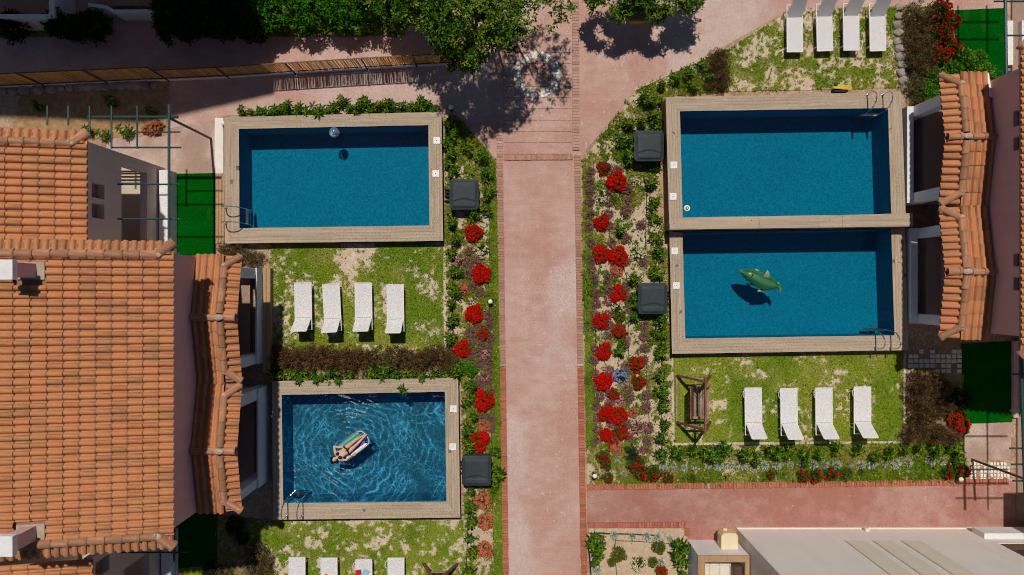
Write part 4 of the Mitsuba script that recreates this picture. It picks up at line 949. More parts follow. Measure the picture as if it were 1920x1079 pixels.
# ---- bollard lights
def bollard(px, py, label, h=.42):
    k = thing('bollard_light', label, 'bollard light', 'bollard lights along the beds')
    c = P(px, py, h)
    obj(k, 'post', tube([(c[0], c[1], 0), (c[0], c[1], h - .10)], .045, 12), 'm_dark')
    s = trimesh.creation.icosphere(2, .085); s.apply_scale([1, 1, .8]); s.apply_translation([c[0], c[1], h - .06]); obj(k, 'head', s, 'm_lid', smooth=True)
    obj(k, 'base', tube([(c[0], c[1], 0), (c[0], c[1], .025)], .08, 12), 'm_dark')
bollard(919, 566, 'small bollard light with white head beside the main path'); bollard(1115.5, 894, 'bollard light with white head at the corner of main path and side path')
bollard(844.5, 201, 'shaded bollard light at the corner of the upper left pool'); bollard(1804, 900, 'bollard light with white head at the far end of the low bed'); bollard(417, 231, 'small white light at the corner of the bright terrace', .25)

# ---- wooden garden swing
def swing(px, py, flip, label):
    k = thing('garden_swing', label, 'garden swing')
    o = P(px, py); s = -1 if flip else 1
    t = lambda x, y, z: np.array([o[0] + s * x, o[1] + s * y, z])
    Lx, HZ = 1.28, 1.62; Y2 = -1.74
    m_ = 'm_wood'
    obj(k, 'base_rail', bar(t(0, 0, .05), t(0, Y2, .05), .06, .06), 'm_woodgrey')
    for y, yy in ((0, -.02), (Y2, Y2 + .02)):
        obj(k, 'leg', bar(t(0, y, .08), t(.60, yy, HZ), .07, .09), m_); obj(k, 'leg', bar(t(Lx, y, 0), t(.66, yy, HZ), .07, .09), m_)
        obj(k, 'cross_brace', bar(t(.30, yy, .78), t(.98, yy, .78), .05, .07), 'm_woodgrey')
    obj(k, 'top_beam', bar(t(.63, .12, HZ + .02), t(.63, Y2 - .12, HZ + .02), .07, .10), m_)
    for i in range(5): x = .58 + i * .115; obj(k, 'seat_slat', bar(t(x, -.32, .45), t(x, -1.46, .45), .09, .03), 'm_woodgrey')
    for y in (-.34, -1.44): obj(k, 'seat_rail', bar(t(.50, y, .41), t(1.10, y, .41), .05, .05), m_); obj(k, 'back_post', bar(t(.54, y, .43), t(.28, y, .98), .05, .05, up=(0, 1, 0)), m_)
    for i in range(13): y = -.40 - i * .082; obj(k, 'back_slat', bar(t(.52, y, .50), t(.30, y, .95), .05, .018, up=(0, 1, 0)), m_)
    obj(k, 'back_rail', bar(t(.28, -.32, .98), t(.28, -1.46, .98), .05, .06), m_)
    for y in (-.32, -1.46): obj(k, 'armrest', bar(t(.42, y, .68), t(1.10, y, .68), .08, .03), 'm_woodgrey')
    for y in (-.30, -1.48):
        for x in (.40, 1.06): obj(k, 'chain', tube([t(x, y, .70), t(.63, y, HZ - .03)], .010, 5), 'm_dark')
swing(1268, 704, False, 'wooden A frame garden swing with slatted seat on the lawn')
swing(857.5, 1056 + 87 * 1.0, True, 'wooden garden swing cut by the lower edge of the photo')

# ---- hoses and drip lines
def hose(label, pts, r=.012, m_='m_hose', z=.045, name='drip_hose', cat_='hose'):
    top(name, tube(curve([P(x, y, z + R.uniform(-.008, .02)) for x, y in pts], 5), r, 6), m_, label, cat_, smooth=True)
ring = [(908 + 9 * math.cos(a), 417 + 9 * math.sin(a)) for a in np.linspace(.6, 6.6, 14)]
hose('loose coil of pale garden hose beside the scarlet flowers', ring + [(905, 430)], .014, 'm_grayhose', name='garden_hose', cat_='hose')
hose('thin dark drip line along the left grass strip', [(918, 440), (917, 560), (922, 700), (921, 850), (925, 1000), (927, 1090)])
hose('thin dark drip line among the leafy shrubs in the left-hand bed', [(849, 440), (848, 540), (850, 640)]); hose('short dark drip line at the lower end of the left-hand bed', [(881, 940), (877, 1000), (873, 1090)])
hose('thin dark drip line between the purple plants near the main path', [(1110, 315), (1111, 470), (1117, 640), (1115, 760), (1119, 830)])
hose('dark drip line in the middle of the wide flower bed', [(1142, 360), (1145, 460), (1175, 520), (1178, 640), (1182, 760)], .010)
hose('angled grey hose near the top of the wide flower bed', [(1177, 330), (1206, 331), (1212, 370), (1211, 430), (1210, 480)], .014); hose('thin dark drip line behind the purple plants of the wide flower bed', [(1212, 665), (1213, 720), (1218, 800)])
hose('thin dark drip line under the leafy shrubs beside the dolphin pool', [(1232, 440), (1236, 520), (1239, 640), (1241, 740), (1240, 860)], .010)
hose('drip line through the low bed under the white plants', [(1220, 872), (1330, 876), (1480, 866), (1640, 868), (1760, 860)], .009)
hose('thick dark hose bent through the small sandy bed', [(1109, 1090), (1106, 1050), (1104, 1015), (1118, 1001), (1140, 1001), (1180, 1002), (1228, 1004)], .026, 'm_hose'); hose('hose loop with grey end in the small sandy bed', [(1222, 1018), (1228, 1004), (1236, 997), (1246, 999), (1246, 1007)], .022, 'm_grayhose')
hose('thin drip line across the small sandy bed', [(1155, 1014), (1200, 1016), (1264, 1020)], .012); hose('short drip line beside the round plant in the small sandy bed', [(1154, 1010), (1153, 1040), (1157, 1085)], .012); hose('drip line near the brick edging in the small sandy bed', [(1122, 1050), (1126, 1085)], .012)

# ---- yellow tray light on the edge of the raised pool
k = thing('yellow_spotlight', 'yellow spotlight with painted dark shadow block at the top edge of the raised pool', 'spotlight')
q = P(1578, 164, .95)
obj(k, 'shade', bar(q + [-.33, .02, .06], q + [.36, -.03, .02], .16, .03), 'm_ochre'); obj(k, 'box', bx(q[0] - .24, q[0] + .24, q[1] - .16, q[1] - .02, .62, .95), 'm_dark'); obj(k, 'knob', bev(q[0] - .32, q[0] - .18, q[1] + .02, q[1] + .14, .97, 1.06, .02), 'm_case')  # dark box stands in for the shadow cast below the tray

# ================================================================ THINGS IN THE POOLS
# ---- beach ball
k = thing('beach_ball', 'clear beach ball with pale coloured panels floating in the upper left pool', 'beach ball')
c = P(627, 249, .50); rad = .19
s = trimesh.creation.uv_sphere(rad, count=[16, 24]); v, f = np.array(s.vertices), np.array(s.faces)
rot = trimesh.transformations.rotation_matrix(.9, [1, .3, 0])[:3, :3]
ph = np.arctan2(*(v[f].mean(1)[:, [1, 0]].T)); seg = np.floor((ph + math.pi) / (2 * math.pi) * 6).astype(int) % 6
for i, m_ in ((0, 'm_vinylwhite'), (1, 'm_clear'), (2, 'm_vinylpink'), (3, 'm_clear'), (4, 'm_vinylblue'), (5, 'm_clear')):
    ff = f[seg == i]; u_, inv = np.unique(ff, return_inverse=True); obj(k, 'panel', M(v[u_] @ rot.T + c, inv.reshape(-1, 3)), m_, smooth=True)
obj(k, 'valve', tube([c + rot @ [0, 0, rad - .004], c + rot @ [0, 0, rad + .02]], .02, 8), 'm_vinylwhite')
# ---- small floating dispenser
k = thing('pool_dispenser', 'small pale floating dispenser at the left side of the raised pool', 'pool float'); q = P(1288, 391, .86)
obj(k, 'float_ring', trimesh.creation.torus(.085, .035, major_sections=16, minor_sections=8).apply_translation(q), 'm_vinylwhite', smooth=True)
obj(k, 'cup', tube([q - [0, 0, .12], q + [0, 0, .05]], [.05, .06], 10), 'm_vinylgreen'); obj(k, 'cap', tube([q + [0, 0, .05], q + [0, 0, .075]], .035, 8), 'm_yellow')

# ---- inflatable dolphin
def loft(axis, wid, hei, n=14, up=(0, 0, 1)):
    a = np.asarray(axis, float); t = np.gradient(a, axis=0); t /= np.linalg.norm(t, axis=1, keepdims=True)
    v, f, m = [], [], len(a)
    for i in range(m):
        s = np.cross(t[i], up); s /= np.linalg.norm(s); u = np.cross(s, t[i])
        for j in range(n): th = 2 * math.pi * j / n; v.append(a[i] + s * wid[i] * math.cos(th) + u * hei[i] * math.sin(th))
    for i in range(m - 1):
        for j in range(n): p_, q_ = i * n + j, i * n + (j + 1) % n; f += [[p_, q_, p_ + n], [q_, q_ + n, p_ + n]]
    v += [a[0], a[-1]]
    for j in range(n): f += [[len(v) - 2, (j + 1) % n, j], [len(v) - 1, (m - 1) * n + j, (m - 1) * n + (j + 1) % n]]
    return fixn(M(v, f))
zp = lambda zx, zy, z: P(1365 + zx / 10.79, 490 + zy / 10.79, z)
k = thing('inflatable_dolphin', 'glossy green inflatable dolphin floating in the lower right pool', 'inflatable dolphin')
ax = curve([zp(232, 188, .40), zp(320, 232, .42), zp(440, 282, .46), zp(600, 355, .48), zp(760, 425, .47), zp(890, 468, .44), zp(985, 500, .42), zp(1040, 548, .42), zp(1058, 640, .43)], 6)
tt = np.linspace(0, 1, len(ax)); ip = lambda xs_, ys_: np.interp(tt, xs_, ys_) / 10.79 / 50
wd = ip([0, .06, .125, .25, .375, .5, .62, .75, .87, 1], [10, 40, 70, 120, 152, 158, 118, 55, 40, 6]); hd = np.minimum(wd, .20) * .95
body = loft(ax, wd, hd, 22); v = np.array(body.vertices); nn = 22
ang = np.r_[np.tile(np.arange(nn) * 2 * math.pi / nn, len(ax)), 0, 0]
st = .5 + .5 * np.sin(ang * 5 + .6)
c = np.array([.010, .085, .032]) * (1 - st[:, None]) + np.array([.045, .19, .075]) * st[:, None]
tip = np.r_[np.repeat(tt, nn), 0, 1]; kx = sst(.80, .97, tip)[:, None] + sst(.10, .0, tip)[:, None]; c = c * (1 - kx * .7) + np.array([.22, .27, .09]) * kx * .7
kb = obj(k, 'body', M(v, body.faces), 'm_vcgloss', smooth=True, color=c)
for nm, pts, w in (('dorsal_fin', [(770, 330, .62), (800, 250, .68), (800, 180, .66)], (70, 45, 6)), ('flipper', [(600, 240, .45), (590, 190, .42), (545, 160, .40)], (45, 32, 6)), ('flipper', [(600, 490, .42), (510, 470, .38), (415, 448, .36)], (30, 30, 8)), ('flipper', [(760, 560, .42), (690, 590, .38), (590, 612, .36)], (32, 34, 10)), ('tail_fluke', [(1000, 500, .43), (1010, 450, .43), (975, 430, .43)], (45, 30, 6))):
    a = curve([zp(*x) for x in pts], 5); w_ = np.interp(np.linspace(0, 1, len(a)), [0, .5, 1], w) / 540
    obj(k, nm, loft(a, w_, np.full(len(a), .03) * np.linspace(1, .5, len(a)), 10), 'm_vcgloss', smooth=True, color=np.tile([.20, .27, .12], (len(a) * 10 + 2, 1)))
obj(k, 'eye', blob and trimesh.creation.icosphere(2, .035).apply_translation(zp(440, 235, .58)), 'm_vinylwhite', smooth=True)
obj(k, 'handle', tube([zp(508, 255, .655), zp(497, 285, .68), zp(482, 322, .655)], .018, 6), 'm_black')

# ---- air mattress and the person on it
zp = lambda zx, zy, z: P(600 + zx / 10.79, 795 + zy / 10.79, z)
k = thing('air_mattress', 'clear air mattress with green and purple tubes under the person', 'air mattress')
fa, fb_ = zp(470, 585, .40), zp(865, 285, .40); fd = unit(fb_ - fa); fs = np.array([-fd[1], fd[0], 0])   # fs points to the upper left side
fa = fa - fd * .05
for i, m_ in enumerate(('m_vinylwhite', 'm_vinylpurple', 'm_vinylblue', 'm_clear', 'm_vinylgreen', 'm_vinylteal')):
    o = (-.25 + .10 * i) * fs
    pts = [fa + o + fd * t * np.linalg.norm(fb_ - fa) for t in (0, .05, .35, .65, .95, 1.0)]
    obj(k, 'air_tube', loft(pts, np.array([.014, .048, .055, .055, .048, .014]), np.array([.012, .05, .055, .055, .05, .012]), 12), m_, smooth=True)
edge = [fa + fs * .30 - fd * .05, fa + fs * .31 + fd * .3, fb_ + fs * .30, fb_ + fs * .2 + fd * .13, fb_ + fd * .17, fb_ - fs * .2 + fd * .13, fb_ - fs * .30, fa - fs * .31 + fd * .3, fa - fs * .30 - fd * .05]
obj(k, 'rim_tube', tube(curve(edge, 6), .045, 10), 'm_clear', smooth=True)
hl = np.cumsum([0] + [np.linalg.norm(b - a) for a, b in zip(edge, edge[1:])])
obj(k, 'rim_seam', tube(curve([e + [0, 0, .045] for e in edge[2:8]], 6), .012, 6), 'm_vinylwhite', smooth=True)
pl = [fa - fd * .12 + fs * s for s in (-.27, -.15, 0, .15, .27)]
obj(k, 'pillow', loft([x + [0, 0, .03] for x in pl], np.array([.03, .10, .11, .10, .03]), np.array([.02, .06, .065, .06, .02]), 12), 'm_clear', smooth=True)

def limb(ms, joints):
    """joints: (point, radius) chain -> hulls of spheres"""
    def sph(p_, r): return m3.Manifold.sphere(r, 20).translate([float(x) for x in p_])
    for (a, ra), (b, rb) in zip(joints, joints[1:]): ms.append(m3.Manifold.batch_hull([sph(a, ra), sph(b, rb)]))
def fuse(ms, ref=.014, it=8):
    m = m3.Manifold.batch_boolean(ms, m3.OpType.Add).refine_to_length(ref); q = m.to_mesh()
    t = trimesh.Trimesh(q.vert_properties[:, :3], q.tri_verts, process=True); trimesh.smoothing.filter_taubin(t, lamb=.5, nu=.53, iterations=it); return t
k = thing('person', 'person in a dark bikini lying on an air mattress with knees together', 'person')
z0 = .50
chest, belly, hip, neck, headc = zp(385, 640, z0 + .07), zp(470, 585, z0 + .05), zp(550, 525, z0 + .06), zp(335, 690, z0 + .07), zp(292, 722, z0 + .09)
ms = []
ax_b = unit(hip - chest); sd = np.array([-ax_b[1], ax_b[0], 0])            # sd: towards the upper left of the photo
shA, shB = chest - ax_b * .06 + sd * .155, chest - ax_b * .06 - sd * .155
limb(ms, [(shA - [0, 0, .0], .052), (shB, .052)]); limb(ms, [(chest + sd * .09, .085), (chest - sd * .09, .085)]); limb(ms, [(chest + sd * .07, .088), (belly + sd * .055, .075), (hip + sd * .075, .092)]); limb(ms, [(chest - sd * .07, .088), (belly - sd * .055, .075), (hip - sd * .075, .092)])
limb(ms, [(chest, .09), (belly, .08), (hip, .095)]); limb(ms, [(chest + sd * .075 + [0, 0, .05], .062), (chest + sd * .06, .07)]); limb(ms, [(chest - sd * .075 + [0, 0, .05], .062), (chest - sd * .06, .07)])
limb(ms, [(chest, .06), (neck, .048), (headc - [0, 0, .02], .05)])
# legs
kA, aA, fA = zp(735, 330, z0 + .17), zp(835, 262, z0 + .03), zp(925, 218, z0 + .08)
kB, aB, fB = zp(735, 415, z0 + .15), zp(860, 300, z0 + .02), zp(940, 215, z0 + .07)
for s, kn, an, ft in ((1, kA, aA, fA), (-1, kB, aB, fB)):
    h = hip + sd * .085 * s; kn = kn + sd * .018 * s
    limb(ms, [(h, .084), (h + (kn - h) * .5, .066), (kn, .050), (kn + (an - kn) * .35, .049), (an, .033)]); limb(ms, [(an, .036), (an + (ft - an) * .6, .036), (ft, .022)])
# arms with hands
def hand(wr, d, nrm, sgn):
    d = unit(d); s = unit(np.cross(nrm, d)); palm = wr + d * .05
    limb(ms, [(wr, .026), (palm + s * .022, .018)]); limb(ms, [(wr, .026), (palm - s * .022, .018)])
    for i, (o, L) in enumerate(((.030, .060), (.011, .072), (-.009, .068), (-.028, .052))):
        b = palm + s * o + d * .02; limb(ms, [(b, .0105), (b + d * L * .5 + s * o * .25 + nrm * .004, .0098), (b + d * L + s * o * .4 - nrm * .012, .0082)])
    limb(ms, [(wr + d * .02 + s * sgn * .03, .013), (wr + d * .05 + s * sgn * .062, .011), (wr + d * .085 + s * sgn * .066, .009)])
up = np.array([0, 0, 1.0])
eA, wA = zp(282, 462, z0 + .07), zp(405, 480, z0 + .12); limb(ms, [(shA, .052), ((shA + eA) / 2, .045), (eA, .038), ((eA + wA) / 2, .038), (wA, .027)]); hand(wA, zp(470, 470, z0 + .13) - wA, up, 1)
eB, wB = zp(520, 735, z0 - .02), zp(655, 632, z0 - .02); limb(ms, [(shB, .052), ((shB + eB) / 2, .045), (eB, .038), ((eB + wB) / 2, .038), (wB, .027)]); hand(wB, zp(735, 590, z0 - .02) - wB, up, -1)
# head with face, turned to the sky
fdir = unit(np.array([.15, .05, 1.0])); hu = unit(headc - neck); hu = unit(hu - fdir * np.dot(hu, fdir)); hs = np.cross(hu, fdir)
hd_ = [m3.Manifold.sphere(.093, 28).scale([.82, 1.0, 1.08]).translate([0, 0, 0]), m3.Manifold.sphere(.055, 20).translate([0, .035, -.062])]
hd_ += [m3.Manifold.batch_hull([m3.Manifold.sphere(.011, 10).translate([0, .082, .012]), m3.Manifold.sphere(.016, 10).translate([0, .100, -.028])]), m3.Manifold.sphere(.014, 10).scale([1.8, .8, .6]).translate([0, .085, -.062])]
for s in (-1, 1): hd_.append(m3.Manifold.sphere(.022, 12).scale([.4, .7, 1.2]).translate([s * .078, -.005, -.01]))
A = np.eye(4); A[:3, 0], A[:3, 1], A[:3, 2], A[:3, 3] = hs, fdir, hu, headc
if np.linalg.det(A[:3, :3]) < 0: A[:3, 0] *= -1
head = m3.Manifold.batch_boolean(hd_, m3.OpType.Add).transform(A[:3, :4])
ms.append(head)
obj(k, 'body', fuse(ms, .013, 6), 'm_skin', smooth=True)
tw = lambda q: A[:3, :3] @ np.array(q) + headc
for s in (-1, 1): obj(k, 'eye', trimesh.creation.icosphere(1, .010).apply_translation(tw((s * .031, .082, .008))), 'm_dark', smooth=True)
obj(k, 'mouth', tube([tw((-.024, .096, -.062)), tw((0, .101, -.064)), tw((.024, .096, -.062))], [.003, .006, .003], 6), 'm_redcloth')
hair = [m3.Manifold.sphere(.104, 26).scale([.92, .98, 1.06]).translate([0, -.028, .028])]
hm = m3.Manifold.batch_boolean(hair, m3.OpType.Add).transform(A[:3, :4]); hms = [hm]
limb(hms, [(tw((-.06, -.05, .04)), .07), (zp(255, 760, z0 + .0), .075), (zp(345, 775, z0 - .03), .05)]); limb(hms, [(tw((.05, -.05, .05)), .07), (zp(240, 700, z0 + .0), .06), (zp(250, 775, z0 - .03), .07)]); limb(hms, [(tw((.06, -.06, -.02)), .06), (zp(395, 735, z0 + .03), .045), (zp(440, 690, z0 + .06), .02)])
hq = fuse(hms, .018, 6); hq.vertices += (meshkit.noise(np.array(hq.vertices) * 60)[:, None] - .5) * .012
obj(k, 'hair', hq, 'm_hair', smooth=True)
bk = []
for s in (-1, 1): limb(bk, [(chest + sd * .078 * s + [0, 0, .070], .060), (chest + sd * .085 * s + [0, 0, .072] + ax_b * .03, .056)])
limb(bk, [(chest + sd * .16 + ax_b * .02 + [0, 0, .03], .014), (chest + ax_b * .02 + [0, 0, .098], .012)]); limb(bk, [(chest - sd * .16 + ax_b * .02 + [0, 0, .03], .014), (chest + ax_b * .02 + [0, 0, .098], .012)])
obj(k, 'bikini_top', fuse(bk, .012, 3), 'm_bikini', smooth=True)
bk = []
limb(bk, [(hip + sd * .155 - ax_b * .02 + [0, 0, .055], .034), (hip + ax_b * .04 + [0, 0, .09], .036)]); limb(bk, [(hip - sd * .155 - ax_b * .02 + [0, 0, .055], .034), (hip + ax_b * .04 + [0, 0, .09], .036)]); limb(bk, [(hip + [0, 0, .086], .046), (hip + ax_b * .10 + [0, 0, .07], .030)])
obj(k, 'bikini_bottom', fuse(bk, .012, 3), 'm_bikini', smooth=True)

# ================================================================ PLANTS
DG, MG, YG, LG2 = np.array([.030, .085, .012]), np.array([.07, .18, .018]), np.array([.27, .34, .025]), np.array([.13, .26, .03])
def v_leafy(seed, small=False):
    """upright shrub: a few shoots, each a star of long leaves, yellow green tips"""
    rr = np.random.default_rng(seed); parts = []
    ns = rr.integers(4, 7)
    for i in range(ns):
        a = rr.uniform(0, 6.28); r = rr.uniform(.04, .22); hgt = rr.uniform(.20, .55)
        t = np.array([r * math.cos(a), r * math.sin(a), hgt]) * (.7 if small else 1)
        for lay, (el, L, n) in enumerate(((.10, .24, 6), (.45, .20, 6), (.95, .13, 4))):
            az = np.linspace(0, 6.28, n, endpoint=False) + rr.uniform(0, 6.28) + rr.normal(0, .2, n)
            e = el + rr.normal(0, .15, n)
            d = np.c_[np.cos(az) * np.cos(e), np.sin(az) * np.cos(e), np.sin(e)]
            base = np.tile(t - [0, 0, .05 * (2 - lay)], (n, 1))
            col = (DG, MG, YG)[lay] * (1 - .35 * (rr.random() < .5))
            mixc = rr.random((n, 1)) < (.12, .35, .75)[lay]
            cc = np.where(mixc, (YG if lay else LG2), MG if lay else DG)
            parts.append(leaves(base, d, L * rr.uniform(.75, 1.2, n), .058, jit(cc, n, .2), .2, .18))
        low = 4; az = rr.uniform(0, 6.28, low); hh = rr.uniform(.1, .9, low)
        d = np.c_[np.cos(az), np.sin(az), np.full(low, .2)]
        parts.append(leaves(np.tile(t, (low, 1)) * np.c_[hh, hh, hh], d, .15, .05, jit(DG, low, .2), .2, .2))
    v, f, c = merge(parts)
    sv = cat([tube([(0, 0, 0), (.01, 0, .2), (.0, .02, .3)], [.016, .012, .006], 5)])
    return {'foliage': mikit.ply((v, f), 'm_leaf', color=c), 'stem': mikit.ply(sv, 'm_brownmetal')}
def dome(n, r, h, rr, shell=.75):
    d = rr.normal(0, 1, (n, 3)); d[:, 2] = abs(d[:, 2]); d /= np.linalg.norm(d, axis=1, keepdims=True)
    k = rr.uniform(shell, 1.0, (n, 1)); az = np.arctan2(d[:, 1], d[:, 0]); lump = 1 + .13 * np.sin(az * 3 + rr.uniform(0, 6)) + .08 * np.sin(az * 5 + rr.uniform(0, 6))
    return d * k * np.c_[r * lump, r * lump, np.full(n, h)], d
def flower_balls(p, col, r, rr, nb=3):
    """flower heads: small lumpy tufts of petals"""
    parts = []
    n = len(p)
    for b in range(nb):
        off = rr.normal(0, r * .45, (n, 3)); off[:, 2] = abs(off[:, 2]) * .5
        m = 7; az = np.tile(np.linspace(0, 6.28, m, endpoint=False), n) + np.repeat(rr.uniform(0, 6, n), m)
        e = rr.uniform(.1, 1.2, n * m)
        d = np.c_[np.cos(az) * np.cos(e), np.sin(az) * np.cos(e), np.sin(e)]
        parts.append(leaves(np.repeat(p + off, m, 0), d, r * .95, r * .75, jit(col, n * m, .30, .08), .1))
    return merge(parts)
def v_mound(seed, r, h, leafcol, fl, nf, fr, nleaf=700, ll=.06, lw=.045, hole=0.0):
    rr = np.random.default_rng(seed)
    p, d = dome(nleaf, r * .95, h * .9, rr, .45)
    dd = d + rr.normal(0, .6, d.shape); dd[:, 2] += .3
    lv = leaves(p, dd, ll * rr.uniform(.7, 1.2, nleaf), lw, jit(leafcol, nleaf, .25, .08), .15)
    out = {'foliage': mikit.ply(lv[:2], 'm_leaf', color=lv[2])}
    if nf:
        q, _ = dome(nf, r, h, rr, .88)
        q = q[q[:, 2] > h * .22]
        if hole:
            a = rr.uniform(0, 6.28); cc = np.array([math.cos(a), math.sin(a)]) * r * .35
            keep = np.hypot(q[:, 0] - cc[0], q[:, 1] - cc[1]) > r * hole; q = q[keep]
        fv = flower_balls(q, fl, fr, rr)
        out['blossom'] = mikit.ply(fv[:2], 'm_leaf', color=fv[2])
    return out
def v_rosette(seed, r, col):
    rr = np.random.default_rng(seed); n = 90
    az = rr.uniform(0, 6.28, n); e = rr.uniform(.1, 1.3, n); d = np.c_[np.cos(az) * np.cos(e), np.sin(az) * np.cos(e), np.sin(e)]
    cc = np.array([np.array(col)] * n); cc[rr.random(n) < .25] = np.array([.30, .38, .27])
    lv = leaves(np.zeros((n, 3)) + d * r * .25, d, r * .85 * rr.uniform(.7, 1.1, n), r * .20, jit(cc, n, .15, .04), .3)
    m, _ = dome(40, r * .9, r * .6, rr, .7); fl = flower_balls(m, (.70, .72, .66), r * .13, rr, 1)
    return {'foliage': mikit.ply(lv[:2], 'm_leaf', color=lv[2]), 'blossom': mikit.ply(fl[:2], 'm_leaf', color=fl[2])}
def v_brush(seed, r, h, cols, n=2600, ll=.085):
    """twiggy shrub: fine upright tufts"""
    rr = np.random.default_rng(seed); nt = n // 12
    p, d = dome(nt, r, h, rr, .35)
    b = np.repeat(p, 12, 0) + rr.normal(0, .03, (nt * 12, 3)); dd = np.repeat(d * .8 + rr.normal(0, .3, d.shape) + [0, 0, .5], 12, 0) + rr.normal(0, .45, (nt * 12, 3))
    ci = rr.integers(0, len(cols), nt); base = np.repeat(np.array(cols)[ci], 12, 0)
    lv = leaves(b, dd, ll * rr.uniform(.6, 1.3, nt * 12), .016, jit(base, nt * 12, .3, .08), .1)
    br = cat([tube([(0, 0, 0), (x * r * .4, y * r * .4, h * .55)], [.014, .006], 5) for x, y in ((.8, .2), (-.5, .7), (-.2, -.8), (.3, .6))])
    return {'foliage': mikit.ply(lv[:2], 'm_leaf', color=lv[2]), 'branch': mikit.ply(br, 'm_brownmetal')}
RED, DRED = (.60, .012, .008), (.40, .010, .012)
BR = [(.13, .060, .032), (.17, .085, .045), (.22, .13, .055), (.085, .045, .026), (.26, .17, .07), (.16, .06, .05), (.12, .10, .035)]
OL = [(.19, .145, .06), (.13, .09, .045), (.25, .20, .09), (.10, .07, .035), (.14, .15, .05)]
NV = lambda fn, n: [fn(i) for i in range(n)]
KIND = {
    'leafy': ('leafy_shrub', 'green shrub with pointed leaves', 'shrub', NV(lambda i: v_leafy(10 + i), 6), .0),
    'red': ('scarlet_flower_mound', 'mound of dense scarlet flowers', 'flower', NV(lambda i: v_mound(30 + i, .30, .30, (.06, .14, .015), RED, 120, .055, hole=0 if i < 3 else .35), 5), 0),
    'redthin': ('sparse_red_flower_mound', 'green mound with scattered scarlet flowers', 'flower', NV(lambda i: v_mound(40 + i, .30, .28, (.07, .12, .02), (.50, .02, .010), 34, .05), 3), 0),
    'coral': ('coral_flower_mound', 'round mound of coral pink flowers', 'flower', NV(lambda i: v_mound(50 + i, .30, .28, (.10, .13, .03), (.62, .20, .11), 120, .045), 3), 0),
    'pink': ('pink_flower_clump', 'low clump of pink flowers', 'flower', NV(lambda i: v_mound(60 + i, .22, .2, (.09, .11, .035), (.62, .25, .30), 36, .045, 300), 3), 0),
    'cream': ('cream_flower_clump', 'clump of cream white flowers', 'flower', NV(lambda i: v_mound(70 + i, .27, .24, (.07, .12, .025), (.72, .64, .42), 42, .045, 400), 3), 0),
    'blue': ('blue_flower_clump', 'clump of pale blue flowers', 'flower', NV(lambda i: v_mound(75 + i, .27, .24, (.05, .09, .03), (.30, .34, .66), 60, .04, 400), 1), 0),
    'purple': ('purple_ground_plant', 'low dull purple ground plant', 'plant', NV(lambda i: v_mound(80 + i, .19, .17, (.25 + .05 * (i % 2), .145, .12), (.35, .15, .175), 26, .03, 300, .06, .024), 5), 0),
    'white': ('silver_white_plant', 'rosette plant with silvery white leaves', 'plant', NV(lambda i: v_rosette(90 + i, .21, (.52, .56, .46)), 4), 0),
    'rose': ('red_rose_bush', 'green rose bush with dark red blooms', 'rose bush', NV(lambda i: v_mound(100 + i, .30, .42, (.055, .13, .02), DRED, 9, .075, 380, .085, .06), 4), 0),
    'brown': ('brown_hedge_shrub', 'dense brown leaved shrub', 'shrub', NV(lambda i: v_brush(110 + i, .46, .75, BR), 5), 0),
    'olive': ('olive_brown_shrub', 'fine twigged olive brown shrub', 'shrub', NV(lambda i: v_brush(120 + i, .46, .7, OL), 3), 0),
    'fine': ('fine_dark_bush', 'wispy dark green bush', 'shrub', NV(lambda i: v_brush(130 + i, .3, .6, [(.03, .06, .03), (.045, .07, .04)], 1400), 1), 0),
    'bush': ('green_bush', 'dense bright green bush', 'bush', NV(lambda i: v_mound(140 + i, .5, .8, (.10, .26, .025), None, 0, 0, 1500, .12, .06), 3), 0),
    'redbush': ('red_flowering_bush', 'tall bush covered in red flowers', 'bush', NV(lambda i: v_mound(150 + i, .45, .9, (.07, .14, .02), (.42, .01, .015), 40, .06, 1000, .09, .055), 2), 0),
    'round': ('round_green_plant', 'small round yellow green plant', 'plant', NV(lambda i: v_mound(160 + i, .25, .3, (.13, .17, .025), None, 0, 0, 700, .07, .035), 2), 0),
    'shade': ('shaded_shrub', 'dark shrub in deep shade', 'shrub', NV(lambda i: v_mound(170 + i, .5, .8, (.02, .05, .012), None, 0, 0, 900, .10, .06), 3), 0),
}
BED = {'L': 'left of the main path', 'R': 'right of the main path', 'B': 'below the swing lawn', 'S': 'in the small sandy bed', 'N': 'above the upper left pool',
       'H': 'above the rippled pool', 'D': 'above the raised pool', 'T': 'in the upper right bed', 'E': 'by the lower right terrace', 'W': 'in the shaded strip bed', 'K': 'beside the lower left house', 'M': 'below the upper left pool'}
PL = []
def plants(kind, bed, pts, s=1.0):
    for q in pts: PL.append((kind, bed, q[0], q[1], (q[2] if len(q) > 2 else 1.0) * s))
plants('leafy', 'L', [(845, 232), (850, 250), (839, 268), (846, 284), (842, 305), (850, 320), (876, 279), (902, 292), (912, 330), (914, 368), (912, 392), (888, 405), (853, 415), (850, 447), (848, 479), (853, 513), (852, 544), (852, 570), (850, 601), (846, 633), (882, 724), (879, 753), (883, 782), (875, 807), (875, 827), (875, 844), (929, 847, .8), (933, 884), (925, 878, .7), (929, 913, .8), (879, 923), (882, 951), (883, 983), (880, 1014), (886, 1039), (885, 1072)], .92)
plants('bush', 'L', [(866, 690, .5), (884, 694, .5), (850, 684, .5)])
plants('red', 'L', [(888, 437, 1.05), (902, 514, 1.15), (889, 589, 1.15), (866, 655, 1.0), (907, 752, 1.28), (899, 828, 1.2)]); plants('redthin', 'L', [(907, 628, .9)])
